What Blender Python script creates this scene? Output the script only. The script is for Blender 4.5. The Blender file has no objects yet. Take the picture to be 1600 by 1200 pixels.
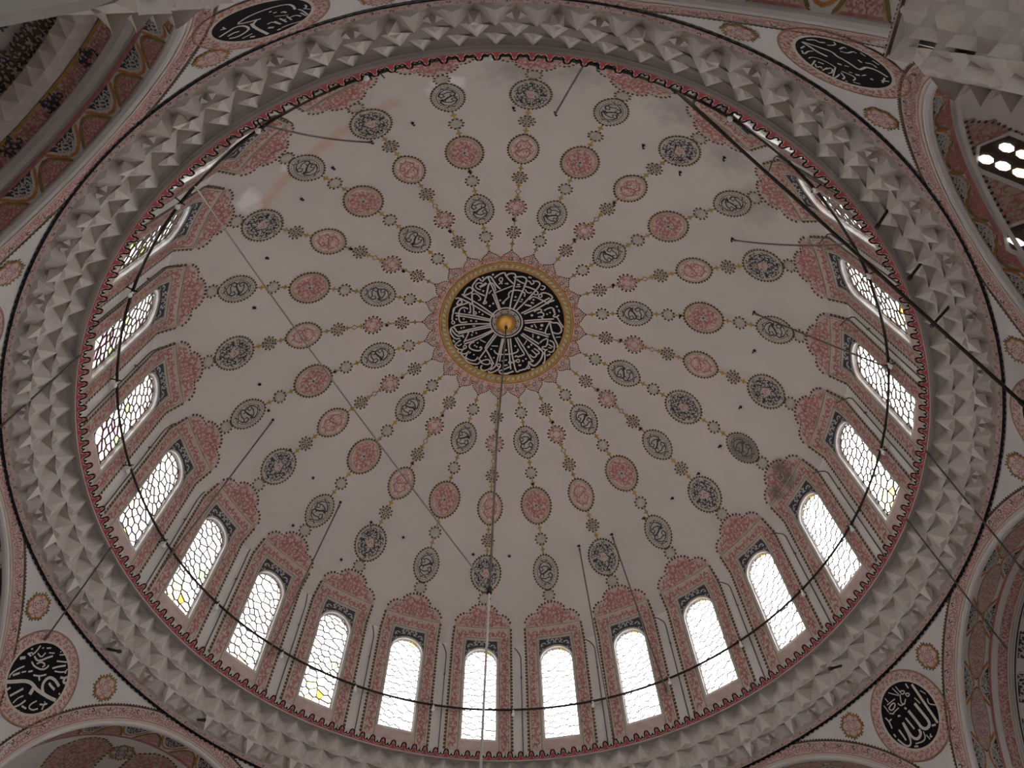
import bpy, math, random
import numpy as np
from mathutils import Vector, Matrix

random.seed(7)
SC = bpy.context.scene
COL = SC.collection
U = 6.0                                   # metres per lip radius of the cornice
PH = math.radians(21.91753)               # azimuth of the chain that runs to the bottom-centre window
STEP = math.radians(15.0)
def theta(k): return PH - k * STEP

# ------------------------------------------------------------------ camera
cam_d = bpy.data.cameras.new('camera'); cam = bpy.data.objects.new('camera', cam_d); COL.objects.link(cam)
cam_d.sensor_width = 36.0; cam_d.lens = 1259.085 / 1600 * 36.0
cam_d.clip_start = 0.05; cam_d.clip_end = 500
_r = Vector((0.29126991, -0.95659625, -0.00924423)); _d = Vector((0.83194299, 0.25806155, -0.49119761)); _f = Vector((0.47226338, 0.13538041, 0.87099911))
M = Matrix.Identity(4)
for i in range(3):
    M[i][0] = _r[i]; M[i][1] = -_d[i]; M[i][2] = -_f[i]
M.translation = Vector((-1.14010109 * U, -0.34962664 * U, -1.56622849 * U))
cam.matrix_world = M
SC.camera = cam

# ------------------------------------------------------------------ world: hazy bright sky, sun behind haze on one side
SKY_BASE, SKY_GLOW = 3.4, 9.0
w = bpy.data.worlds.new('sky'); SC.world = w; w.use_nodes = True
nt = w.node_tree; nt.nodes.clear()
def wn(t, **k):
    n = nt.nodes.new(t)
    for a, b in k.items(): setattr(n, a, b)
    return n
_out = wn('ShaderNodeOutputWorld'); _bg = wn('ShaderNodeBackground'); _tc = wn('ShaderNodeTexCoord')
_az = theta(4.2); _el = math.radians(42)
_dot = wn('ShaderNodeVectorMath', operation='DOT_PRODUCT'); _dot.inputs[1].default_value = (math.cos(_az)*math.cos(_el), math.sin(_az)*math.cos(_el), math.sin(_el))
_cl = wn('ShaderNodeMath', operation='MAXIMUM'); _cl.inputs[1].default_value = 0.0
_pw = wn('ShaderNodeMath', operation='POWER'); _pw.inputs[1].default_value = 6.0
_ml = wn('ShaderNodeMath', operation='MULTIPLY_ADD'); _ml.inputs[1].default_value = SKY_GLOW; _ml.inputs[2].default_value = SKY_BASE
_bg.inputs['Color'].default_value = (1.0, 0.985, 1.0, 1)
nt.links.new(_tc.outputs['Generated'], _dot.inputs[0]); nt.links.new(_dot.outputs['Value'], _cl.inputs[0]); nt.links.new(_cl.outputs[0], _pw.inputs[0])
nt.links.new(_pw.outputs[0], _ml.inputs[0]); nt.links.new(_ml.outputs[0], _bg.inputs['Strength']); nt.links.new(_bg.outputs[0], _out.inputs['Surface'])

vs = SC.view_settings; vs.view_transform = 'Standard'; vs.look = 'None'; vs.gamma = 1.0; vs.use_curve_mapping = False; vs.exposure = 0.66
SC.cycles.max_bounces = 10; SC.cycles.diffuse_bounces = 6; SC.cycles.transparent_max_bounces = 12

# ------------------------------------------------------------------ materials
def stain_mask(nodes, links, pts, soft, nscale=3.0, namt=0.5):
    """0..1 mask around world points (x,y,z,radius), edges broken up by noise: weathering stains with a shape of their own"""
    geo = nodes.new('ShaderNodeNewGeometry')
    nz = nodes.new('ShaderNodeTexNoise'); nz.inputs['Scale'].default_value = nscale; nz.inputs['Detail'].default_value = 6
    links.new(geo.outputs['Position'], nz.inputs['Vector'])
    prev = None
    for x, y, z, r in pts:
        d = nodes.new('ShaderNodeVectorMath'); d.operation = 'DISTANCE'; d.inputs[1].default_value = (x, y, z)
        links.new(geo.outputs['Position'], d.inputs[0])
        s = nodes.new('ShaderNodeMath'); s.operation = 'SUBTRACT'; s.inputs[0].default_value = r; links.new(d.outputs['Value'], s.inputs[1])
        if prev is None: prev = s
        else:
            m = nodes.new('ShaderNodeMath'); m.operation = 'MAXIMUM'; links.new(prev.outputs[0], m.inputs[0]); links.new(s.outputs[0], m.inputs[1]); prev = m
    a = nodes.new('ShaderNodeMath'); a.operation = 'MULTIPLY_ADD'; links.new(nz.outputs['Fac'], a.inputs[0]); a.inputs[1].default_value = namt; a.inputs[2].default_value = -namt * 0.5
    b = nodes.new('ShaderNodeMath'); b.operation = 'ADD'; links.new(prev.outputs[0], b.inputs[0]); links.new(a.outputs[0], b.inputs[1])
    mr = nodes.new('ShaderNodeMapRange'); mr.inputs['From Min'].default_value = -soft; mr.inputs['From Max'].default_value = soft; links.new(b.outputs[0], mr.inputs['Value'])
    return mr.outputs[0]

DARK_PATCH = [(3.31, -4.56, 2.95, .22), (3.6, -4.32, 2.9, .16), (3.15, -4.45, 3.05, .14)]
def mat(name, col, rough=0.8, var=0.10, scale=2.0, col2=None, metal=0.0, bump=0.0, stains=(), detail=5, world=True, emit=0.0):
    m = bpy.data.materials.new(name); m.use_nodes = True
    N = m.node_tree.nodes; L = m.node_tree.links
    b = N['Principled BSDF']; b.inputs['Roughness'].default_value = rough; b.inputs['Metallic'].default_value = metal
    if 'Specular IOR Level' in b.inputs: b.inputs['Specular IOR Level'].default_value = 0.25
    nz = N.new('ShaderNodeTexNoise'); nz.inputs['Scale'].default_value = scale; nz.inputs['Detail'].default_value = detail; nz.inputs['Roughness'].default_value = 0.6
    g = N.new('ShaderNodeNewGeometry'); L.new(g.outputs['Position'], nz.inputs['Vector'])
    rp = N.new('ShaderNodeValToRGB'); rp.color_ramp.elements[0].position = 0.34; rp.color_ramp.elements[1].position = 0.66
    c2 = col2 if col2 else tuple(min(1, c * (1 + var)) for c in col)
    c1 = col if col2 else tuple(c * (1 - var) for c in col)
    rp.color_ramp.elements[0].color = (*c1, 1); rp.color_ramp.elements[1].color = (*c2, 1)
    L.new(nz.outputs['Fac'], rp.inputs['Fac']); out = rp.outputs['Color']
    for pts, sc, soft, na, amt, ns in stains:
        mk = stain_mask(N, L, pts, soft, ns, na)
        am = N.new('ShaderNodeMath'); am.operation = 'MULTIPLY'; am.inputs[1].default_value = amt; L.new(mk, am.inputs[0])
        mx = N.new('ShaderNodeMix'); mx.data_type = 'RGBA'; L.new(am.outputs[0], mx.inputs['Factor']); L.new(out, mx.inputs['A']); mx.inputs['B'].default_value = (*sc, 1); out = mx.outputs['Result']
    L.new(out, b.inputs['Base Color'])
    if bump:
        bp = N.new('ShaderNodeBump'); bp.inputs['Strength'].default_value = bump; bp.inputs['Distance'].default_value = 0.02
        n2 = N.new('ShaderNodeTexNoise'); n2.inputs['Scale'].default_value = scale * 6; n2.inputs['Detail'].default_value = 4; L.new(g.outputs['Position'], n2.inputs['Vector'])
        L.new(n2.outputs['Fac'], bp.inputs['Height']); L.new(bp.outputs['Normal'], b.inputs['Normal'])
    if emit:
        b.inputs['Emission Color'].default_value = (*col, 1); b.inputs['Emission Strength'].default_value = emit
    return m
def glass(name, col):
    m = bpy.data.materials.new(name); m.use_nodes = True
    N = m.node_tree.nodes; L = m.node_tree.links; N.clear()
    o = N.new('ShaderNodeOutputMaterial'); t = N.new('ShaderNodeBsdfTransparent'); t.inputs['Color'].default_value = (*col, 1)
    gl = N.new('ShaderNodeBsdfGlossy'); gl.inputs['Roughness'].default_value = 0.15; gl.inputs['Color'].default_value = (.8, .8, .8, 1)
    mx = N.new('ShaderNodeMixShader'); mx.inputs[0].default_value = 0.04
    L.new(t.outputs[0], mx.inputs[1]); L.new(gl.outputs[0], mx.inputs[2]); L.new(mx.outputs[0], o.inputs['Surface']); return m

_sp = [(-4.24, 2.79, 3.59), (-4.55, 2.25, 3.59), (-4.75, 1.72, 3.61), (-4.94, 1.14, 3.59), (-5.04, .61, 3.59), (-5.13, .10, 3.53)]
_line = []
for p_, q_ in zip(_sp, _sp[1:]): _line += [tuple(p_[n_] + (q_[n_]-p_[n_])*f_ for n_ in range(3)) + (.105,) for f_ in (0, .25, .5, .75)]
SALMON = (_line, (.60, .385, .285), .06, .20, .68, 4.0)
WHITEP = ([(-5.15, -.68, 3.45, .22), (-5.08, -.45, 3.55, .10), (-4.45, 2.95, 3.35, .22), (-4.62, 2.15, 3.45, .08)], (.84, .81, .78), .08, .4, .95, 4.0)
GREYP = ([(-1.95, -4.82, 3.45, .30), (-5.12, -1.70, 3.2, .32), (-4.85, -2.55, 3.1, .32), (-3.85, -3.91, 3.05, .38), (-2.9, -4.5, 3.2, .25)], (.33, .30, .27), .25, 1.0, .6, 5.0)
DARKP = (DARK_PATCH, (.15, .14, .12), .10, .25, .8, 5.0)
DARKO = ([(3.01, -3.97, 3.69, .34)], (.13, .10, .09), .12, .2, .55, 6.0)
Mt = {}
Mt['plaster'] = mat('dome_plaster', (.60, .545, .505), .9, .055, .55, bump=.12, stains=[SALMON, WHITEP, GREYP, DARKP], detail=8)
Mt['wall'] = mat('drum_plaster', (.66, .62, .58), .9, .06, 1.2, bump=.1)
Mt['white'] = mat('pendentive_plaster', (.66, .63, .60), .9, .06, 1.4, bump=.08)
Mt['grey'] = mat('grey_moulding', (.43, .40, .375), .85, .08, 2.0)
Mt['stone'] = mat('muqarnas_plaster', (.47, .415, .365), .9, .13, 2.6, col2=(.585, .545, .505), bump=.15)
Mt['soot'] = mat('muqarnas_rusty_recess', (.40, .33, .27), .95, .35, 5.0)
Mt['stonelight'] = mat('muqarnas_pale_facet', (.63, .58, .53), .9, .1, 3.0)  # paler facets put light on the teeth into the plaster colour
Mt['red'] = mat('crest_red', (.42, .075, .085), .75, .15, 6.0)
Mt['black'] = mat('paint_black', (.008, .0065, .009), .95, .3, 5.0)
Mt['ink'] = mat('paint_ink', (.045, .045, .06), .8, .3, 9.0, stains=[DARKO])
Mt['letter'] = mat('lettering_white', (.60, .56, .52), .7, .08, 5.0)
Mt['dot'] = mat('border_dot', (.10, .068, .042), .8, .4, 8.0)
Mt['olive'] = mat('border_olive', (.22, .17, .07), .8, .3, 8.0)
Mt['tan'] = mat('medallion_tan', (.46, .385, .30), .85, .12, 7.0, stains=[DARKO])
Mt['greytan'] = mat('medallion_grey', (.47, .43, .37), .85, .12, 8.0, stains=[DARKO])
Mt['pink'] = mat('rose_ground', (.55, .425, .385), .85, .12, 7.0, stains=[DARKP])
Mt['pink2'] = mat('rose_pale', (.59, .47, .425), .85, .10, 7.0, stains=[DARKP])
Mt['rose'] = mat('rose_scroll', (.42, .185, .17), .85, .2, 9.0, stains=[DARKP])
Mt['cream'] = mat('cream_line', (.62, .55, .47), .85, .08, 8.0, stains=[DARKP])
Mt['gold'] = mat('gilt_band', (.42, .27, .075), .5, .25, 9.0)
Mt['goldpale'] = mat('gilt_rope', (.47, .38, .24), .6, .25, 14.0)
Mt['orange'] = mat('orange_band', (.46, .20, .075), .8, .2, 8.0)
Mt['navy'] = mat('navy_spandrel', (.06, .06, .07), .8, .25, 8.0)
Mt['pale'] = mat('pale_blue_leaf', (.48, .48, .47), .85, .1, 8.0)
Mt['brass'] = mat('brass_boss', (.85, .47, .13), .38, .12, 4.0, metal=.85)
Mt['iron'] = mat('dark_iron', (.035, .028, .022), .6, .3, 9.0, metal=.3)
Mt['ironw'] = mat('weathered_iron', (.13, .11, .092), .7, .3, 9.0)
Mt['wire'] = mat('grey_wire', (.30, .27, .24), .6, .1, 9.0)
Mt['wirepale'] = mat('white_flex', (.50, .47, .45), .6, .05, 9.0)
Mt['bulb'] = mat('white_bulb', (.85, .85, .85), .2, .02, 4.0)
Mt['came'] = mat('lead_came', (.06, .045, .035), .8, .3, 9.0)
Mt['frame'] = mat('window_plaster', (.62, .60, .58), .85, .06, 4.0)
Mt['carpet'] = mat('red_carpet', (.20, .12, .10), .95, .2, 2.0)
Mt['lower'] = mat('lower_wall', (.31, .30, .275), .9, .08, 1.0)
GL = [glass('clear_glass', (1, 1, 1)), glass('amber_glass', (.95, .42, .05)), glass('green_glass', (.42, .60, .18)), glass('yellow_glass', (.95, .80, .25)), glass('violet_glass', (.36, .20, .26)), glass('smoked_glass', (.75, .62, .58))]

# ------------------------------------------------------------------ mesh helper
class MB:
    def __init__(s, mp): s.v = []; s.f = []; s.m = []; s.mp = mp; s.mats = []
    def mi(s, m):
        if m not in s.mats: s.mats.append(m)
        return s.mats.index(m)
    def P(s, x, y, h=0.0): s.v.append(tuple(s.mp(x, y, h))); return len(s.v) - 1
    def face(s, ids, m): s.f.append(tuple(ids)); s.m.append(s.mi(m))
    def raw(s, pts, m):
        i0 = len(s.v); s.v += [tuple(p) for p in pts]; s.face(range(i0, i0 + len(pts)), m)
    def fan(s, pts, h, m):
        cx = sum(p[0] for p in pts) / len(pts); cy = sum(p[1] for p in pts) / len(pts)
        c = s.P(cx, cy, h); r = [s.P(x, y, h) for x, y in pts]
        for i in range(len(r)): s.face((c, r[i], r[(i + 1) % len(r)]), m)
    def band(s, a, b, h, m, closed=True, h2=None):
        A = [s.P(x, y, h) for x, y in a]; B = [s.P(x, y, h if h2 is None else h2) for x, y in b]; n = len(A)
        for i in range(n if closed else n - 1): j = (i + 1) % n; s.face((A[i], A[j], B[j], B[i]), m)
    def fill(s, ys, xl, xr, nx, h, m):
        rows = [[s.P(xl(y) + (xr(y) - xl(y)) * i / nx, y, h) for i in range(nx + 1)] for y in ys]
        for a, b in zip(rows, rows[1:]):
            for i in range(nx): s.face((a[i], a[i+1], b[i+1], b[i]), m)
    def conform(s, P, h, m, nx=10, ny=1):
        """fill an outline with narrow strips so that it follows a curved surface"""
        x0 = min(p[0] for p in P); x1 = max(p[0] for p in P); e = (x1-x0)*1e-4; cols = []
        for i in range(nx+1):
            x = x0 + e + (x1-x0-2*e)*i/nx; ys = []
            for j in range(len(P)):
                p, q = P[j], P[j-1]
                if (p[0] > x) != (q[0] > x): ys.append(p[1] + (q[1]-p[1])*(x-p[0])/(q[0]-p[0]))
            if len(ys) >= 2: a, b = min(ys), max(ys); cols.append([s.P(x, a+(b-a)*k/ny, h) for k in range(ny+1)])
        for A, B in zip(cols, cols[1:]):
            for k in range(ny): s.face((A[k], B[k], B[k+1], A[k+1]), m)
    def ribbon(s, pts, wd, h, m, closed=False, taper=0.0):
        n = len(pts)
        if n < 2: return
        L, R = [], []
        for i, p in enumerate(pts):
            a = pts[i-1] if (i > 0 or closed) else p; b = pts[(i+1) % n] if (i < n-1 or closed) else p
            tx, ty = b[0]-a[0], b[1]-a[1]; l = math.hypot(tx, ty) or 1e-9
            q = wd * .5
            if taper and not closed: q *= 1 - taper * abs(2 * i / (n - 1) - 1) ** 2
            nx, ny = -ty / l * q, tx / l * q
            L.append(s.P(p[0]+nx, p[1]+ny, h)); R.append(s.P(p[0]-nx, p[1]-ny, h))
        for i in range(n if closed else n-1): j = (i+1) % n; s.face((L[i], L[j], R[j], R[i]), m)
    def dot(s, x, y, r, h, m, n=6, ry=None):
        ry = ry or r
        s.face([s.P(x + r*math.cos(2*math.pi*i/n), y + ry*math.sin(2*math.pi*i/n), h) for i in range(n)], m)
    def star(s, x, y, r, h, m, n=4, q=.45):
        s.fan([(x + (r if i % 2 == 0 else r*q)*math.cos(math.pi*i/n), y + (r if i % 2 == 0 else r*q)*math.sin(math.pi*i/n)) for i in range(2*n)], h, m)
    def tube(s, pts, rad, m, n=6):
        """raw-space tube"""
        pts = [Vector(p) for p in pts]; rings = []
        up = Vector((.31, .17, .93))
        for i, p in enumerate(pts):
            t = (pts[min(i+1, len(pts)-1)] - pts[max(i-1, 0)]).normalized()
            a = t.cross(up).normalized(); b = t.cross(a)
            rr = rad[i] if isinstance(rad, (list, tuple)) else rad
            ring = []
            for j in range(n):
                w_ = 2*math.pi*j/n; s.v.append(tuple(p + (a*math.cos(w_) + b*math.sin(w_))*rr)); ring.append(len(s.v)-1)
            rings.append(ring)
        for A, B in zip(rings, rings[1:]):
            for j in range(n): k = (j+1) % n; s.face((A[j], A[k], B[k], B[j]), m)
        s.face(rings[0][::-1], m); s.face(rings[-1], m)
    def lathe(s, prof, m, n=24, c=(0, 0, 0)):
        rows = []
        for r, z in prof:
            row = []
            for j in range(n):
                w_ = 2*math.pi*j/n; s.v.append((c[0]+r*math.cos(w_), c[1]+r*math.sin(w_), c[2]+z)); row.append(len(s.v)-1)
            rows.append(row)
        for A, B in zip(rows, rows[1:]):
            for j in range(n): k = (j+1) % n; s.face((A[j], A[k], B[k], B[j]), m)
    def mesh(s, name, smooth=False):
        me = bpy.data.meshes.new(name); me.from_pydata(s.v, [], s.f)
        for m in s.mats: me.materials.append(Mt[m] if isinstance(m, str) else m)
        me.polygons.foreach_set('material_index', s.m)
        if smooth: me.polygons.foreach_set('use_smooth', [True]*len(s.f))
        me.update(); return me
    def build(s, name, parent=None, smooth=False, loc=(0, 0, 0), rz=0.0, **props):
        return link(name, s.mesh(name, smooth), parent, loc, rz, **props)
def link(name, me, parent=None, loc=(0, 0, 0), rz=0.0, **props):
    o = bpy.data.objects.new(name, me); COL.objects.link(o); o.location = loc; o.rotation_euler = (0, 0, rz)
    if parent: o.parent = parent
    for k_, v_ in props.items(): o[k_] = v_
    return o
def tag(o, label, cat, group=None, kind=None):
    o['label'] = label; o['category'] = cat
    if group: o['group'] = group
    if kind: o['kind'] = kind
    return o
def copy_tree(o, parent=None):
    c = o.copy(); COL.objects.link(c)
    if parent: c.parent = parent
    for ch in list(o.children): copy_tree(ch, c)
    return c
def rot(p, a): return (p[0]*math.cos(a) - p[1]*math.sin(a), p[0]*math.sin(a) + p[1]*math.cos(a), p[2])
ORD = ['bottom centre', 'first', 'second', 'third', 'fourth', 'fifth', 'sixth', 'seventh', 'eighth', 'ninth', 'tenth', 'eleventh', 'twelfth']
def place_word(k):
    """k counts to the right along the rim from the window at the bottom centre"""
    k = k % 24
    if k == 0: return 'at bottom centre'
    if k == 12: return 'at top centre'
    return ('%s to the right of the bottom centre' % ORD[k]) if k < 12 else ('%s to the left of the bottom centre' % ORD[24 - k])

Mt['litpane'] = mat('lit_clear_pane', (1.0, .97, .90), .3, .02, 3.0, emit=1.6)
Mt['litamber'] = mat('lit_amber_pane', (1.0, .80, .50), .3, .05, 3.0, emit=1.2)

# ------------------------------------------------------------------ lettering, traced in the plane of each disc (type, width, x, y, ... in thousandths of its radius)
MED = [[0,32,-921,37,-619,18,-260,21],[0,32,-592,58,-251,45],[0,34,-865,156,-908,93,-928,34,-912,-13,-844,-26,-724,-51,-639,-94],[0,35,-805,25,-780,72,-656,133,-576,180,-472,253],[1,28,-465,280,-496,227,-479,201,-446,222],[0,27,-805,25,-770,-9,-687,-18,-627,-6],[0,21,-612,119,-662,53],[0,25,-598,3,-614,-122,-636,-311],[0,32,-872,-63,-913,-159,-922,-259,-860,-254,-753,-291,-669,-335],[0,25,-716,-153,-767,-142,-822,-120,-847,-166,-823,-194,-761,-161,-734,-96],[0,25,-711,-194,-708,-256,-685,-228],[2,42,-937,-59],[2,42,-936,119],[2,42,-692,192],[2,42,-433,-26],[2,42,-385,174],[2,42,-411,105],[0,34,-884,164,-935,175,-946,206,-897,272,-853,329,-795,348,-685,286,-597,195],[0,29,-727,223,-771,279,-821,286,-864,248,-861,193,-827,162],[0,53,-785,228,-793,159,-820,94],[0,32,-730,525,-800,473,-841,410,-826,366,-771,349,-737,367,-722,436,-713,524,-756,552],[0,32,-718,536,-612,445,-438,317,-181,149],[0,32,-715,679,-708,618,-634,551,-516,448,-366,341,-166,176],[0,32,-740,374,-552,436,-471,435,-320,485],[0,27,-692,376,-693,333,-648,298,-575,273,-541,291,-555,329],[1,32,-596,706,-653,644,-672,609,-615,586,-581,626],[0,32,-571,487,-562,575,-567,673,-555,748,-503,781,-479,803],[0,29,-552,479,-446,500,-360,529,-393,554],[0,32,-453,541,-500,582,-512,635,-483,688,-415,722,-313,753,-254,745,-237,700,-224,632],[0,21,-469,607,-414,611],[0,32,-856,-267,-877,-328,-854,-405,-810,-419,-692,-363,-581,-309,-485,-258,-347,-188,-214,-126],[0,34,-785,-370,-777,-451,-755,-528,-703,-575,-626,-538,-482,-433,-347,-323,-209,-196],[0,32,-734,-410,-675,-449,-617,-515],[0,28,-655,-575,-638,-611,-581,-616,-574,-641,-604,-678,-647,-662],[0,32,-624,-690,-602,-746,-549,-766,-492,-715,-393,-583,-268,-405,-167,-233],[0,32,-725,-609,-696,-656],[0,27,-508,-775,-487,-825,-449,-821,-424,-765,-453,-746],[0,32,-586,-485,-519,-584,-462,-651],[0,27,-513,-491,-455,-502,-418,-548,-441,-582],[0,29,-442,-189,-490,-189,-542,-226,-552,-300,-526,-390,-478,-446,-440,-470,-385,-440],[0,29,-446,-176,-406,-100,-363,-58],[2,56,-370,-60],[2,42,-419,-295],[2,42,-341,-385],[2,42,-286,-573],[0,21,-366,-244,-356,-294],[0,21,-321,-329,-299,-379],[0,39,-237,-403,-177,-506],[0,35,-250,-517,-218,-560],[0,22,-605,-351,-584,-435],[0,35,-638,-385,-624,-433],[1,25,-390,-683,-368,-665,-364,-637,-381,-615,-409,-612,-432,-629,-436,-658,-419,-680],[1,25,-322,-734,-304,-719,-300,-696,-314,-678,-337,-675,-356,-689,-360,-713,-346,-731],[0,32,-372,-723,-370,-792,-322,-862,-258,-900,-219,-868,-183,-789],[0,32,-254,-850,-212,-706,-143,-517,-93,-297],[0,32,-193,-910,-170,-778,-108,-592,-66,-339],[0,29,-305,-501,-349,-570,-328,-620,-252,-703,-149,-800],[0,29,-44,-687,-66,-756,-74,-822,-32,-866,25,-843],[2,42,-66,-921],[0,25,-10,-930,46,-936],[0,29,-65,-516,-86,-586,-88,-636,-52,-654,-28,-626,-18,-545,-30,-619,-2,-668,44,-662,59,-630,48,-555],[0,25,76,-604,93,-641],[0,28,-43,-694,-66,-756,-70,-806],[0,29,-43,-855,-15,-840,13,-861,41,-846,68,-860,88,-812,113,-819,123,-866,96,-915],[0,29,123,-866,166,-882,238,-891,322,-924,343,-911],[2,35,35,-721],[2,35,17,-776],[2,53,-8,-464],[0,32,60,-309,100,-547,149,-809],[0,32,102,-303,137,-536,175,-739,218,-769,229,-851,297,-881,383,-886,436,-843,427,-768,375,-711],[0,29,185,-729,268,-656,348,-598,402,-597,412,-672],[0,32,185,-729,313,-714,452,-711,572,-728,652,-741,683,-711],[0,32,175,-282,280,-424,378,-596],[0,32,211,-257,316,-413,457,-631],[2,49,189,-407],[2,60,218,-577],[2,56,421,-455],[0,22,156,-459,246,-473],[0,22,281,-517,285,-565],[0,22,332,-383,405,-362],[0,22,427,-243,494,-172],[0,22,492,-750,503,-832],[0,32,277,-208,418,-325,547,-432],[0,32,291,-175,447,-288,595,-404,684,-451],[0,29,529,-452,490,-514,475,-612,561,-580,626,-533,606,-481,632,-459,670,-491,689,-536],[0,29,525,-626,561,-680,640,-687,730,-647,748,-592,716,-550],[0,24,586,-587,662,-652],[0,24,651,-569,671,-621],[2,39,524,-298],[2,49,551,-239],[0,29,604,-322,685,-393,721,-382,719,-346,757,-313,772,-280,738,-239,695,-222],[0,29,623,-273,723,-331],[0,29,322,-64,528,-97,654,-132,681,-116,665,-85,692,-69,668,-40,691,-11,652,14,666,48],[0,32,324,-100,570,-164,793,-215],[0,28,624,-396,693,-456,775,-446,688,-500,676,-547],[0,37,709,-458,804,-409,882,-321,922,-236,886,-187,818,-164],[0,29,708,-487,818,-463,900,-425,908,-393],[0,27,793,-215,818,-252,836,-232,818,-193],[0,28,811,-166,909,-129],[1,25,923,-153,939,-140,941,-120,929,-104,909,-101,894,-114,892,-134,904,-151],[0,32,923,-96,942,-53,928,-28,941,6,927,31,947,67,945,103,859,106,753,96,594,77,409,42,313,20],[0,32,308,63,471,98,618,129,735,157,867,183],[0,29,576,189,594,106,598,12,576,-46,536,-43],[1,25,761,-13,778,1,780,23,766,41,745,44,728,30,726,7,740,-11],[0,28,734,54,760,98,749,161],[1,25,749,137,762,148,763,166,752,180,735,182,722,170,721,153,732,139],[0,29,833,395,838,329,830,253,818,190],[0,34,901,349,922,281,917,146],[2,39,474,-18],[2,39,528,-297],[2,39,784,-516],[2,39,778,-554],[2,39,777,-69],[2,39,755,-131],[2,39,499,158],[2,53,551,-239],[0,35,834,32,847,-15],[0,28,965,-164,970,-214],[0,22,673,293,678,191],[0,32,272,154,393,221,560,317,718,411,750,458,770,538],[0,32,280,127,433,218,673,330],[0,32,152,255,335,495,384,489,512,464,691,446],[0,32,182,235,355,458,438,565,519,672],[0,29,436,359,492,354,538,310,568,216,586,133],[0,32,178,635,174,699,220,751,279,741,334,678,369,602,340,548,297,557,319,586],[0,32,67,271,106,531,107,772],[0,32,91,271,150,545,155,817],[1,25,220,793,236,807,236,829,221,846,199,848,183,833,183,811,198,795],[0,29,236,815,245,876,213,938,150,975,98,965,82,902],[0,25,124,938,158,913,133,853],[0,25,242,861,284,918],[0,29,215,954,260,961,299,923,333,876,331,817,305,779],[0,25,348,793,339,753],[0,29,345,821,397,875,461,830,512,758,505,712,467,663],[0,29,313,928,408,886,487,868,552,801,599,713,559,648,528,646],[0,29,571,660,558,582,567,511,616,482,664,527,641,593,583,649],[0,32,639,645,672,685,731,674,754,607,739,514,698,471,647,484],[1,25,742,335,759,350,760,372,746,389,724,392,708,378,706,355,721,338],[0,32,756,341,802,392,823,473,822,547,780,578],[0,32,825,392,881,388,917,324,935,241],[2,35,211,587],[2,35,243,652],[2,35,277,627],[2,35,403,400],[2,35,403,719],[2,35,502,538],[2,35,571,405],[2,35,502,163],[0,24,171,530,253,454],[0,24,347,375,386,270],[0,24,627,767,651,722],[0,24,675,286,678,191],[0,32,768,278,772,213],[0,32,-131,230,-310,503,-416,704,-460,774],[0,32,-108,244,-229,458,-354,667,-408,778],[0,32,-55,254,-158,553,-224,783,-233,860,-202,884,-161,862,-123,868,-91,828,-72,582,-36,268],[0,32,0,279,-36,593,-68,851],[0,32,-214,873,-220,929,-154,966,-70,959,8,927,30,848],[0,32,-186,926,-100,912,-27,872,-8,821,-12,768],[0,28,-38,665,48,737,124,814],[0,32,64,845,75,899],[0,32,-558,755,-500,796,-469,800,-427,836,-388,842,-372,862,-336,853],[1,25,-289,837,-274,850,-273,871,-288,886,-309,887,-324,874,-325,853,-310,838],[1,25,-333,432,-318,445,-317,465,-330,480,-350,481,-365,468,-366,448,-353,433],[0,32,-442,445,-320,485],[2,37,-335,380],[2,37,-273,342],[2,37,-340,790],[2,37,-299,672],[2,37,-223,564],[2,37,-186,483],[2,37,-152,765],[2,37,-147,719],[2,37,-9,606],[2,37,27,552],[2,37,37,636],[2,37,21,787],[2,37,23,969],[2,37,50,963],[0,25,-118,574,-105,527]]
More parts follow.
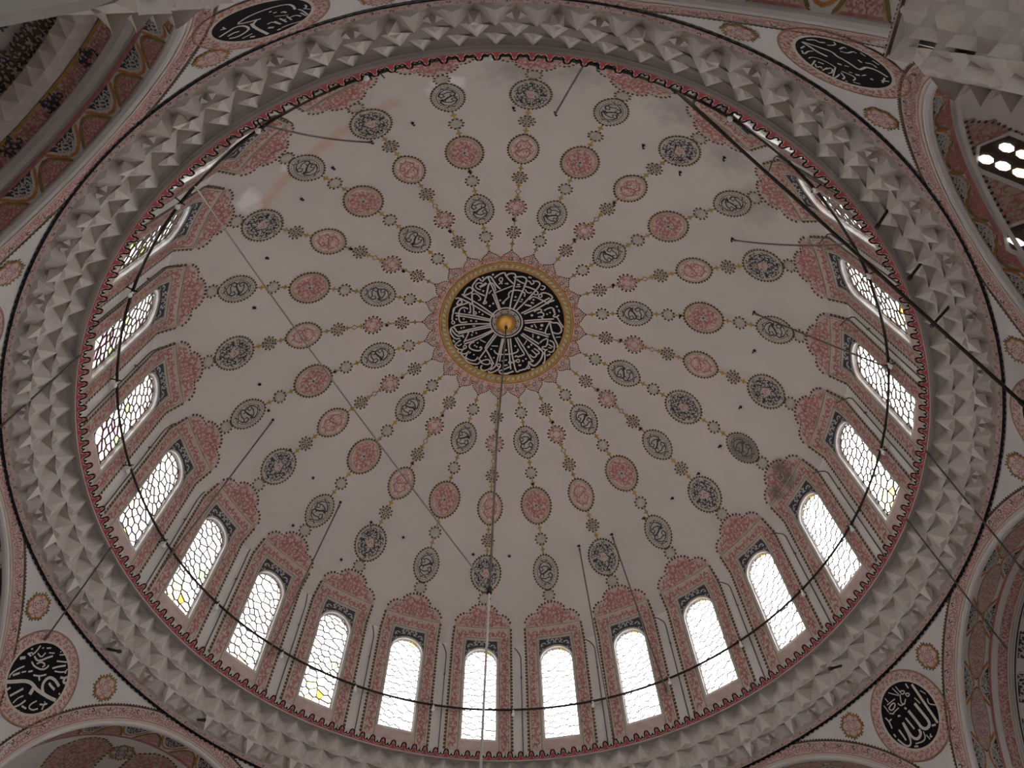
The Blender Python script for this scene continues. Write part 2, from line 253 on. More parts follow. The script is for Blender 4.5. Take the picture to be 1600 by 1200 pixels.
ROUND = {"LL":[[0,126,721,-725,515,-548,290,-337,93,-240,-70,-231,-230,-245,-506,-191,-770,-131,-970,-62],[0,140,-97,-229,-124,-346,-150,-472],[0,108,-493,-181,-333,-106,-245,25,-253,183,-338,280,-529,316,-753,274],[0,87,-406,130,-541,114,-707,119],[0,56,739,-600,788,-542,760,-341,623,-85],[0,73,711,-488,583,-294],[0,49,553,-249,457,-141],[0,63,393,-98,297,10],[0,105,919,-50,797,85],[0,59,840,203,688,229],[0,59,686,273,665,437,701,618],[0,49,834,199,725,323],[0,63,541,146,351,119,68,226,-14,395,24,447],[0,66,602,302,437,274,321,370,227,553,120,704],[0,59,358,216,295,351,111,397,134,276],[0,52,582,423,388,419,393,604],[0,45,305,678,144,791],[0,45,596,612,553,650],[0,52,473,707,363,811],[0,49,-31,871,-159,986],[0,49,23,934,7,968],[0,52,856,347,813,394],[0,56,-105,698,-403,895],[0,66,-159,470,-268,620,-453,808],[0,52,-284,466,-460,563,-599,692,-578,780],[0,63,-597,669,-638,660],[0,59,186,-51,0,57,-138,228],[0,63,15,46,-102,-23],[0,73,332,-895,247,-713,145,-497],[0,73,552,-878,499,-739],[0,45,106,-966,84,-778,-13,-626],[0,59,-5,-1013,-117,-853,-167,-662],[0,63,-184,-840,-359,-803],[0,52,-473,-450,-385,-612,-394,-739,-556,-714,-669,-574],[0,59,-619,-457,-735,-391,-816,-293],[0,59,-750,-380,-796,-519],[0,35,-693,-305,-756,-337],[0,87,-579,467,-720,544,-764,629],[0,96,-726,539,-770,429,-903,488],[0,59,-902,145,-954,124],[0,45,-210,-1027,-219,-964]],"LR":[[0,101,-729,601,-703,287,-669,-116,-657,-446,-633,-722],[0,115,-384,143,-401,-191,-422,-521,-346,-625,-183,-633,-77,-524,-74,-307,-48,108],[0,108,29,-499,54,-638,235,-695,348,-623,396,-477,366,-46],[0,70,395,-106,439,-411,500,-623,619,-702,750,-622,852,-329],[0,38,156,903,37,770,-98,626],[0,38,-63,922,-123,651],[0,38,463,649,93,631],[0,38,577,703,569,452],[0,38,-201,890,-214,630],[0,38,383,845,368,690],[1,45,-232,701,-393,610,-255,560,-202,617],[1,42,-346,538,-477,447,-324,409,-321,514],[0,49,-156,628,9,410,-54,307,-221,418],[0,42,108,477,69,349,-74,355],[0,52,485,541,275,588,175,521,305,444,432,425,497,528],[0,42,458,340,332,359,172,356],[0,77,7,246,-35,178],[0,45,575,416,453,317],[0,52,788,389,756,248,781,104,804,20],[0,52,739,238,626,246],[0,73,187,4,172,-205,156,-411],[0,63,384,191,289,150],[0,63,-563,741,-542,588],[0,42,-830,299,-914,115],[0,45,-507,261,-545,31],[0,45,-863,-11,-773,-149,-954,-317],[0,70,-410,-668,-543,-719],[0,70,630,-134,620,-355,626,-507],[0,63,869,-143,858,-247],[0,45,-55,-631,3,-805,144,-848,413,-754],[0,45,-217,-815,-124,-888,-221,-894],[0,42,-68,-755,-91,-923],[0,63,500,-795,381,-860]],"UR":[[0,81,-909,136,-696,169,-494,219,-279,171],[0,70,-902,119,-552,-77,-373,-174,-218,-92,-95,-118,78,-123,327,-102,315,-248,279,-426,413,-589,678,-619],[0,50,-746,469,-769,279],[0,50,-677,541,-543,693,-598,423,-552,296],[0,54,-924,-85,-850,-305,-752,-275,-692,-428],[0,43,-604,-363,-558,-480,-565,-629,-652,-695],[0,47,-406,-502,-442,-724,-387,-715],[0,50,-339,-420,-230,-517,-262,-778,-178,-778],[0,70,23,-521,128,-493],[0,50,146,-595,222,-736,350,-703],[0,50,-182,-914,-50,-889],[0,50,112,-898,270,-892],[0,39,-395,728,-407,592,-301,474,-67,415,108,429],[0,47,-168,967,-274,660],[0,43,-174,815,-59,932,-60,761,7,834],[0,58,-207,649,-95,595],[0,43,75,905,37,655],[0,47,60,771,79,524,224,734,208,876],[0,47,349,910,399,844,323,603],[0,47,102,448,334,862],[0,50,292,506,471,596,492,730],[0,43,255,427,457,314,566,332,612,497],[0,47,654,554,765,442],[0,74,-6,206,67,153],[0,47,108,107,169,36],[0,78,444,191,492,102],[0,43,515,57,517,-92],[0,74,659,-52,696,-104],[0,50,764,-286,817,-485],[0,50,837,-241,690,-506],[0,43,327,264,372,196],[0,50,556,711,604,695]],"UL":[[0,66,683,76,731,-158,698,-355,491,-471,181,-513,-140,-470,-403,-336,-287,-216,16,-88],[0,93,-209,-41,-275,240,-240,842],[0,58,-209,27,-37,-145],[0,70,-916,-83,-703,-147,-473,-222,-348,-86,-351,177,-512,290,-714,326,-843,218],[0,70,-804,81,-649,36,-547,93],[0,47,-688,506,-439,480],[0,85,-552,608,-469,680],[0,54,-22,325,103,296,160,581],[0,50,141,321,170,595],[0,50,274,269,301,593],[0,50,268,437,351,430],[0,47,422,292,421,575],[0,58,423,409,589,389,637,556],[0,74,-16,833,77,813],[0,54,103,790,310,771,476,805,652,814],[0,97,-93,522,-4,619],[0,78,271,-294,324,-275],[0,70,303,-148,375,-135],[0,66,418,-11,478,-48,488,85],[0,50,737,115,773,271,778,605],[0,50,698,350,730,606],[0,50,918,-10,922,109,848,191],[0,43,826,166,922,330],[0,54,-724,-422,-620,-344],[0,50,-621,-501,-653,-341],[0,39,251,56,473,242]]}
# ------------------------------------------------------------------ surfaces
ZC = -.15714315538 * U; RHO = 1.1340769669 * U
RB, ZB = 6.0, 0.0                          # drum wall at its foot
RK = .976 * U; PK = math.asin(RK / RHO); ZK = ZC + RHO * math.cos(PK)      # drum wall meets dome
SK = RHO * PK; WL = math.hypot(RB - RK, ZK - ZB); WT = ((RB - RK) / WL, (ZB - ZK) / WL)   # slope of the wall going down
WN = (WT[1], -WT[0])                       # inward normal (r,z)
def merid(s, h):
    if s <= SK:
        p = s / RHO; return (RHO - h) * math.sin(p), ZC + (RHO - h) * math.cos(p)
    t = s - SK; return RK + WT[0]*t + WN[0]*h, ZK + WT[1]*t + WN[1]*h
def s_of_z(z): return SK + (ZK - z) / (ZK - ZB) * WL
def dome_pt(x, s, h, ref=None):
    r, z = merid(s, h); a = -x / (ref if ref else max(RHO*math.sin(s/RHO), .05)); return (r*math.cos(a), r*math.sin(a), z)
def frame_map(phi0, y0=0.0):
    s0 = RHO * math.radians(phi0); c = dome_pt(0, s0, 0)
    def mp(x, y, h):
        p = dome_pt(x, s0 + y, h); return (p[0]-c[0], p[1]-c[1], p[2]-c[2])
    return mp, c

# ================================================================== SETTING: dome shell, drum wall
mb = MB(lambda x, y, h: (x, y, h))
rows = []
NP, NA = 44, 120
for i in range(NP + 1):
    p = PK * i / NP; r, z = RHO*math.sin(p), ZC + RHO*math.cos(p)
    rows.append([mb.P(r*math.cos(2*math.pi*j/NA), r*math.sin(2*math.pi*j/NA), z) for j in range(NA)])
for A, B in zip(rows, rows[1:]):
    for j in range(NA): k = (j+1) % NA; mb.face((A[j], B[j], B[k], A[k]), 'plaster')
dome = mb.build('ceiling', smooth=True)
tag(dome, 'tall plastered dome painted with rayed chains of medallions', 'ceiling', kind='structure')

WX, WZ0, WZ1 = .330, .40, 2.46             # window opening in the drum: half width, sill, crown
WZC = WZ1 - WX
def wmap(x, z, h): return dome_pt(x, s_of_z(z), h, 6.0)
def arch_pts(hw, zc, z0, n=14):
    return [(-hw, z0)] + [(-hw*math.cos(math.pi*i/n), zc + hw*math.sin(math.pi*i/n)) for i in range(n+1)] + [(hw, z0)]
XS = math.pi/24 * 6.0 * 1.0                # half a bay, in x units (7.5 degrees)
drum = link('wall_drum', None); drum.empty_display_size = .2
tag(drum, 'round drum wall under the dome pierced by arched windows', 'wall', kind='structure')
mb = MB(wmap)
ztop = ZK
def grid(mb, x0, x1, z0, z1, nx, nz, m, h=0.0):
    mb.fill([z0 + (z1-z0)*i/nz for i in range(nz+1)], lambda y: x0, lambda y: x1, nx, h, m)
grid(mb, -XS, -WX, -.0+.04, ztop, 2, 4, 'wall'); grid(mb, WX, XS, -.0+.04, ztop, 2, 4, 'wall'); grid(mb, -WX, WX, -.0+.04, WZ0, 2, 2, 'wall')
grid(mb, -XS, XS, .04, .15, 6, 1, 'letter', .004)  # pale strip at the wall foot, standing in for strong window light
ap = arch_pts(WX, WZC, WZ0)
mb.band(ap[1:-1], [(x, ztop) for x, z in ap[1:-1]], 0, 'wall', closed=False)
me = mb.mesh('wall_bay')
mb = MB(lambda x, y, h: (x, y, h)); rows = []
for r_, z_ in ((RK-.01, ZK+.10), (RK+.03, ZK+.06), (RK+.035, ZK-.045)): rows.append([mb.P(r_*math.cos(2*math.pi*j/144), r_*math.sin(2*math.pi*j/144), z_) for j in range(144)])
for A, B in zip(rows, rows[1:]):
    for j in range(144): q = (j+1) % 144; mb.face((A[j], A[q], B[q], B[j]), 'wall')
mb.build('light_seal_collar', drum)  # unseen collar added to seal a light leak between drum and dome
for k in range(24): link('wall_bay', me, drum, rz=theta(k))

# ================================================================== WINDOWS in the drum
GD = -.075                                  # glazing lies this far behind the wall face
def clip(poly, a, b, c):                   # keep a*x+b*y<=c
    o = []
    for i in range(len(poly)):
        p, q = poly[i], poly[(i+1) % len(poly)]; dp = a*p[0]+b*p[1]-c; dq = a*q[0]+b*q[1]-c
        if dp <= 0: o.append(p)
        if dp*dq < 0: t = dp/(dp-dq); o.append((p[0]+(q[0]-p[0])*t, p[1]+(q[1]-p[1])*t))
    return o
def cells(seed, hw, z0, zc, pitch=.128):
    rnd = random.Random(seed); S = []
    j = 0; z = z0 + pitch*.4
    while z < zc + hw:
        n = 6; 
        for i in range(-4, 5):
            x = (i + (.5 if j % 2 else 0)) * pitch * 1.12
            if abs(x) < hw + pitch*.6 and rnd.random() > .10: S.append((x + rnd.uniform(-.038, .038), z + rnd.uniform(-.040, .040)))
        j += 1; z += pitch * rnd.uniform(.75, 1.15)
    out = []
    bound = arch_pts(hw, zc, z0, 18)
    for i, (x, y) in enumerate(S):
        P = list(bound)
        for q in S:
            if q == (x, y) or abs(q[0]-x)+abs(q[1]-y) > .5: continue
            a, b = q[0]-x, q[1]-y
            P = clip(P, a, b, (q[0]**2+q[1]**2-x*x-y*y)/2)
            if len(P) < 3: break
        if len(P) >= 3: out.append(P)
    return out
def shrink(P, d):
    cx = sum(p[0] for p in P)/len(P); cy = sum(p[1] for p in P)/len(P); o = []
    for x, y in P:
        l = math.hypot(x-cx, y-cy) or 1; f = max(.15, 1 - d/l*1.25); o.append((cx+(x-cx)*f, cy+(y-cy)*f))
    return o
WIN = []
for v in range(4):
    rnd = random.Random(40+v); cs = cells(90+v, WX-.012, WZ0+.015, WZC)
    tr = MB(wmap); gl = MB(wmap)
    for P in cs:
        Q = shrink(P, .0035 if v == 3 else .0065)
        tr.band(P, Q, GD+.012, 'came'); tr.band(Q, Q, GD+.012, 'came', h2=GD-.012)
        cy = sum(p[1] for p in P)/len(P); cx = sum(p[0] for p in P)/len(P)
        g = 0; t = rnd.random(); edge = abs(cx) > .2
        if t < (.03 if v == 3 else .09 if edge else .04): g = rnd.choice([1, 2, 3, 5, 5])
        elif t < (.06 if v == 3 else .34 if edge else .14): g = 5
        if v == 1 and cy < 1.15 and rnd.random() < .45: g = rnd.choice([4, 4, 5, 5, 1, 3, 2, 5])
        gl.face([gl.P(x, y, GD) for x, y in Q], GL[g])
    fr = MB(wmap)
    i_ = arch_pts(WX-.014, WZC, WZ0+.015); o_ = arch_pts(WX, WZC, WZ0)
    fr.band(o_, o_, 0, 'frame', closed=True, h2=GD)
    fr.band(o_, i_, GD+.02, 'frame'); fr.band(i_, i_, GD+.02, 'frame', h2=GD-.03)
    lip_o = arch_pts(WX+.018, WZC, WZ0-.02); fr.band(lip_o, o_, .012, 'frame')
    WIN.append((fr.mesh('window'), gl.mesh('glass_pane'), tr.mesh('came')))
for k in range(24):
    v = 1 if k in (18, 17) else 3 if k in (23, 0, 1, 2, 3, 4, 5) else (0 if k % 2 else 2)  # finer cames on bright-side windows imitate glare washing out the lines
    wo = link('window_%d' % (k+1), WIN[v][0], None, rz=theta(k))
    tag(wo, 'arched stained glass drum window ' + place_word(k), 'window', 'arched windows of the drum', 'structure')
    g = link('glass_pane', WIN[v][1], wo); g['kind'] = 'stuff'
    t = link('lead_tracery', WIN[v][2], wo); t['kind'] = 'stuff'

# ------------------------------------------------------------------ painted patterns
def spiral(x, y, r, a0, turn=1.5, s=1, n=9):
    return [(x + r*(1-.72*i/(n-1))*math.cos(a0+s*turn*math.pi*i/(n-1)), y + r*(1-.72*i/(n-1))*math.sin(a0+s*turn*math.pi*i/(n-1))) for i in range(n)]
def scrolls(mb, inside, box, pitch, wd, h, m, seed=1, m2=None, leaves=True):
    rnd = random.Random(seed); x0, x1, y0, y1 = box; y = y0 + pitch*.5; j = 0
    while y < y1:
        x = x0 + pitch*(.5 if j % 2 else .15)
        while x < x1:
            if inside(x, y):
                s = 1 if rnd.random() < .5 else -1; a = rnd.uniform(0, 6.28)
                mb.ribbon(spiral(x, y, pitch*.52, a, 1.5, s, 8), wd, h, m)
                if leaves:
                    for q in range(2):
                        b = a + rnd.uniform(1, 5); lx, ly = x + pitch*.55*math.cos(b), y + pitch*.55*math.sin(b)
                        if inside(lx, ly): mb.dot(lx, ly, wd*.9, h, (m2 or m), 5, wd*1.3)
            x += pitch
        y += pitch*.86; j += 1
def almond(a, b, n=44, p=1.0, tip=.16):
    """oval with pointed ends along y"""
    o = []
    for i in range(n):
        t = 2*math.pi*i/n; x = a*math.sin(t); y = -b*math.cos(t)
        x *= 1 - tip*abs(math.cos(t))**3 - (0 if p == 1 else 0)
        o.append((x, y))
    return o
def even(pts, d):
    """resample closed outline at spacing about d"""
    L = [0]
    for i in range(len(pts)): p, q = pts[i], pts[(i+1) % len(pts)]; L.append(L[-1]+math.hypot(q[0]-p[0], q[1]-p[1]))
    n = max(6, round(L[-1]/d)); o = []; j = 0
    for i in range(n):
        t = L[-1]*i/n
        while L[j+1] < t: j += 1
        f = (t-L[j])/((L[j+1]-L[j]) or 1); p, q = pts[j], pts[(j+1) % len(pts)]; o.append((p[0]+(q[0]-p[0])*f, p[1]+(q[1]-p[1])*f))
    return o
def scal(P, f): return [(x*f, y*f) for x, y in P]
def inpoly(P):
    def f(x, y):
        c = False
        for i in range(len(P)):
            (x1, y1), (x2, y2) = P[i], P[i-1]
            if (y1 > y) != (y2 > y) and x < (x2-x1)*(y-y1)/(y2-y1)+x1: c = not c
        return c
    return f
def medallion(phi, a, b, kind, tip=.16, seed=3):
    mp, c = frame_map(phi); mb = MB(mp)
    O = almond(a, b, tip=tip)
    mb.fan(scal(O, 1.0), .006, 'olive' if kind != 'dark' else 'olive')
    for p in even(scal(O, 1.0), .062): mb.dot(p[0]*1.015, p[1]*1.015, .024, .008, 'dot', 5)
    if kind == 'red':
        mb.fan(scal(O, .94), .009, 'tan'); I = scal(O, .80); mb.fan(I, .012, 'pink'); mb.ribbon(I, .010, .014, 'rose', closed=True)
        for p in even(scal(O, .87), .05): mb.dot(p[0], p[1], .010, .012, 'rose', 4)
        scrolls(mb, inpoly(scal(O, .72)), (-a, a, -b, b), .085, .024, .015, 'rose', seed)
        mb.star(0, 0, .075, .018, 'pale', 6, .5); mb.star(0, 0, .05, .020, 'ink', 4, .3)
    elif kind == 'redalmond':
        mb.fan(scal(O, .94), .009, 'tan'); I = scal(O, .80); mb.fan(I, .012, 'pink2')
        for p in even(scal(O, .84), .05): mb.dot(p[0], p[1], .010, .013, 'rose', 4)
        for sx, sy in ((1, 1), (-1, 1), (1, -1), (-1, -1)):
            mb.ribbon([(sx*.02, sy*.20), (sx*.09, sy*.16), (sx*.13, sy*.08), (sx*.10, sy*.02), (sx*.05, sy*.05), (sx*.07, sy*.10)], .032, .015, 'rose', taper=.6)
        mb.ribbon([(-.15, -.03), (-.08, .03), (0, .0), (.08, -.05), (.15, -.01)], .036, .016, 'rose', taper=.6)
        mb.ribbon([(-.07, -.24), (0, -.19), (.07, -.24)], .024, .015, 'rose'); mb.ribbon([(-.07, .25), (0, .19), (.07, .25)], .024, .015, 'rose')
        scrolls(mb, inpoly(scal(O, .7)), (-a, a, -b, b), .095, .014, .014, 'rose', seed, leaves=False)
    elif kind == 'darkalmond':
        mb.fan(scal(O, .95), .009, 'greytan')
        for p in even(scal(O, .84), .055): mb.dot(p[0], p[1], .012, .012, 'dot', 4)
        for sx, sy in ((1, 1), (-1, 1), (1, -1), (-1, -1)):
            mb.ribbon([(sx*.015, sy*.215), (sx*.09, sy*.17), (sx*.135, sy*.085), (sx*.10, sy*.02), (sx*.045, sy*.05), (sx*.065, sy*.10)], .030, .013, 'ink', taper=.6)
        mb.ribbon([(-.15, -.03), (-.08, .035), (0, .0), (.08, -.055), (.15, -.01)], .036, .014, 'ink', taper=.6)
        mb.ribbon([(-.10, -.10), (-.03, -.13), (.05, -.11), (.11, -.06)], .022, .013, 'ink'); mb.ribbon([(-.10, .12), (-.02, .14), (.05, .11), (.1, .13)], .022, .013, 'ink')
        mb.ribbon([(-.07, -.26), (0, -.21), (.07, -.26)], .02, .013, 'ink'); mb.ribbon([(-.07, .27), (0, .21), (.07, .27)], .02, .013, 'ink')
        mb.ribbon(scal(O, .70), .010, .012, 'ink', closed=True)
    elif kind == 'dark':
        mb.fan(scal(O, .95), .009, 'greytan'); I = scal(O, .82)
        scrolls(mb, inpoly(scal(O, .84)), (-a, a, -b, b), .078, .0155, .013, 'ink', seed)
        for p in even(scal(O, .6), .17): mb.dot(p[0], p[1], .020, .015, 'ink', 5)
        mb.fan(scal(almond(.07, .10, 16), 1), .016, 'pink'); mb.ribbon([(-.05, .02), (0, -.03), (.05, .02)], .02, .018, 'rose')
    return mb, c
def small(phi, r, kind, n=10):
    mp, c = frame_map(phi); mb = MB(mp)
    P = [(r*(1 if i % 2 == 0 else .86)*math.cos(math.pi*i/n), r*(1 if i % 2 == 0 else .86)*math.sin(math.pi*i/n)) for i in range(2*n)]
    mb.fan(scal(P, .92), .006, {'plain': 'greytan', 'floral': 'tan', 'rosette': 'pink'}[kind])
    for i in range(n + (2 if kind == 'rosette' else 0)):
        t = 2*math.pi*i/(n + (2 if kind == 'rosette' else 0)); mb.dot(r*.95*math.cos(t), r*.95*math.sin(t), .024, .008, 'dot', 5)
    mb.ribbon(scal(P, .86), .012, .008, 'olive', closed=True)
    if kind == 'floral':
        for i in range(8):
            t = 2*math.pi*i/8 + .3; mb.dot(r*.52*math.cos(t), r*.52*math.sin(t), .019, .010, 'ink', 5)
        for i in range(4): t = 2*math.pi*i/4; mb.ribbon([(.015*math.cos(t), .015*math.sin(t)), (r*.4*math.cos(t+.3), r*.4*math.sin(t+.3))], .014, .010, 'ink')
    if kind == 'rosette':
        for i in range(8):
            t = 2*math.pi*i/8; mb.ribbon(spiral(r*.5*math.cos(t), r*.5*math.sin(t), r*.24, t, 1.4, 1 if i % 2 else -1, 7), .016, .011, 'rose')
            mb.dot(r*.74*math.cos(t+.39), r*.74*math.sin(t+.39), .022, .011, 'rose', 5)
        mb.star(0, 0, r*.36, .013, 'pink2', 8, .4)
    return mb, c
def ring_of(name, mbc, ks, smooth=False):
    mb, c = mbc; me = mb.mesh(name)
    for k in ks: link(name, me, dome, rot(c, theta(k)), theta(k))
ODD = [k for k in range(24) if k % 2]; EVEN = [k for k in range(24) if not k % 2]
for phi in (17.3, 28.7, 40.9, 50.95): ring_of('plain_rosette', small(phi, .128, 'plain'), ODD)
ring_of('ink_almond', medallion(22.9, .262, .355, 'darkalmond', .18), ODD)
ring_of('rose_oval', medallion(34.75, .322, .400, 'red', .06), [k for k in ODD if k != 5])
ring_of('faded_oval', medallion(34.75, .322, .400, 'dark', .06, 11), [5])
ring_of('ink_almond', medallion(46.85, .258, .372, 'darkalmond', .18), ODD)
for phi in (17.95, 29.0, 40.75): ring_of('floral_rosette', small(phi, .140, 'floral'), EVEN)
ring_of('rose_rosette', small(23.0, .200, 'rosette', 12), EVEN)
ring_of('rose_almond', medallion(34.9, .264, .362, 'redalmond', .18), [k for k in EVEN if k != 4])
ring_of('faded_almond', medallion(34.9, .264, .362, 'darkalmond', .18), [4])
ring_of('ink_oval', medallion(46.7, .318, .388, 'dark', .06, 5), EVEN)
ring_of('plain_rosette', small(51.1, .128, 'plain'), EVEN)
def chain(phis, dia=None):
    mb = MB(lambda x, s, h: dome_pt(x, s, h))
    for p, a, b in phis:
        s = RHO*math.radians(p); mb.star(0, s, .062, .009, 'gold', 4, .5)
        n = 4; ys = [RHO*math.radians(a + (b-a)*i/n) for i in range(n+1)]
        for xx in (-.010, .010): mb.ribbon([(xx, y) for y in ys], .009, .007, 'olive')
    if dia:
        s = RHO*math.radians(dia); mb.ribbon([(0, s-.065), (.05, s), (0, s+.065), (-.05, s)], .018, .010, 'olive', closed=True)
    return mb.mesh('chain_link')
ca = chain([(15.45, 14.6, 16.4), (19.1, 18.2, 20), (26.7, 25.8, 27.8), (30.6, 29.6, 31.5), (38.85, 38.0, 40.0), (42.8, 41.8, 43.8)])
cb = chain([(15.7, 14.4, 17), (20.3, 18.9, 21.5), (25.05, 24.5, 25.7), (27.4, 26.8, 28.1), (30.95, 30, 31.9), (38.8, 37.9, 39.8), (42.6, 41.7, 43.5)], 26.2)
for k in range(24): link('chain_link', ca if k % 2 else cb, dome, (0, 0, 0), theta(k))

# ------------------------------------------------------------------ central medallion
MC = (-.0039*U, -.0073*U); MR = .2015*U
def mmap(x, y, h):
    X, Y = MC[0]+x, MC[1]+y; r2 = X*X+Y*Y; z = ZC + math.sqrt(RHO*RHO - r2); f = 1 - h/RHO
    return (X*f, Y*f, ZC + (z-ZC)*f)
def circ(r, n=96): return [(r*math.cos(2*math.pi*i/n), r*math.sin(2*math.pi*i/n)) for i in range(n)]
mb = MB(mmap)
for a, b in ((.30, .5), (.5, .75), (.75, 1.0), (1.0, MR)): mb.band(circ(a), circ(b), .014, 'black')
cm = mb.build('central_medallion', dome)
mb = MB(mmap)
mb.band(circ(MR), circ(MR+.05), .016, 'gold'); mb.band(circ(MR+.05), circ(MR+.115), .012, 'goldpale'); mb.band(circ(MR+.115), circ(MR+.155), .016, 'gold')
mb.ribbon(circ(MR+.004), .016, .02, 'orange', closed=True)
for i in range(150):
    t = 2*math.pi*i/150; r = MR+.083; mb.ribbon([((r-.026)*math.cos(t), (r-.026)*math.sin(t)), ((r+.026)*math.cos(t+.03), (r+.026)*math.sin(t+.03))], .016, .016, 'olive' if i % 2 else 'cream')
mb.build('gilt_border', cm)
mb = MB(mmap); RL = MR+.155
mb.band(circ(RL), circ(RL+.145), .009, 'pink'); mb.ribbon(circ(RL+.02), .03, .013, 'orange', closed=True)
for i in range(72):
    t = 2*math.pi*(i+.5)/72; x, y = (RL+.085)*math.cos(t), (RL+.085)*math.sin(t); mb.ribbon(spiral(x, y, .045, t, 1.5, 1 if i % 2 else -1, 7), .018, .013, 'rose' if i % 3 else 'orange')
for i in range(24):
    t = 2*math.pi*(i+.5)/24 + PH; mb.ribbon([((RL+.14)*math.cos(t+q), (RL+.14)*math.sin(t+q) ) for q in (-.06, 0, .06)], .02, .013, 'orange')
mb.build('lace_band', cm)
mb = MB(mmap)
for r0, r1, mm in ((0, .10, 'ink'), (.10, .285, 'greytan'), (.285, .318, 'black'), (.318, .350, 'letter')): mb.band(circ(max(r0, .001), 48), circ(r1, 48), .022, mm)
for i in range(20):
    t = 2*math.pi*i/20
    mb.ribbon(spiral(.22*math.cos(t), .22*math.sin(t), .05, t, 1.6, 1 if i % 2 else -1, 8), .014, .026, 'ink')
mb.ribbon(circ(.285, 48), .012, .026, 'letter', closed=True)
mb.build('hub_rosette', cm)
mb = MB(mmap)
def strokes(mb, data, R, h, m):
    for e in data:
        cl, wd = e[0], e[1]/1000*R*(.82 if e[0] != 2 else .95); P = [(e[i]/1000*R, e[i+1]/1000*R) for i in range(2, len(e), 2)]
        if cl == 2: mb.dot(P[0][0], P[0][1], wd*.5, h, m, 6); continue
        # smooth the traced polyline
        if len(P) > 2:
            for _ in range(1):
                Q = [] if cl else [P[0]]
                for i in range(len(P) if cl else len(P)-1):
                    a, b = P[i], P[(i+1) % len(P)]; Q += [(a[0]*.75+b[0]*.25, a[1]*.75+b[1]*.25), (a[0]*.25+b[0]*.75, a[1]*.25+b[1]*.75)]
                if not cl: Q.append(P[-1])
                P = Q
        mb.ribbon(P, wd, h, m, closed=bool(cl))
        h += .00004
strokes(mb, MED, MR, .024, 'letter')
mb.build('lettering', cm, label='white cursive Arabic lettering in rays on black')
# petals round the medallion
mp, pc = frame_map(12.9); mb = MB(mp)
PW = .20
P = [(-PW, -.10), (-PW*.93, -.03), (-.165, .045), (-.095, .10), (-.045, .125), (0, .195), (.045, .125), (.095, .10), (.165, .045), (PW*.93, -.03), (PW, -.10)]
mb.fan(P, .007, 'pink')
for p in even(P, .045)[2:]:
    if p[1] > -.09: mb.dot(p[0], p[1], .017, .010, 'dot', 5)
mb.ribbon([(x*.84, y*.84) for x, y in P], .012, .010, 'tan')
for x, y, s in ((-.10, -.02, 1), (.10, -.02, -1), (-.05, .05, -1), (.05, .05, 1), (-.14, -.07, 1), (.14, -.07, -1)): mb.ribbon(spiral(x, y, .045, 1.0, 1.5, s, 7), .016, .010, 'rose')
mb.dot(0, -.02, .055, .011, 'greytan', 8); mb.ribbon([(.04*math.cos(i), .04*math.sin(i)-.02) for i in range(6)], .012, .013, 'ink', closed=True); mb.dot(0, .11, .02, .011, 'rose', 5)
me = mb.mesh('petal')
for k in range(24): link('petal', me, dome, rot(pc, theta(k)), theta(k))

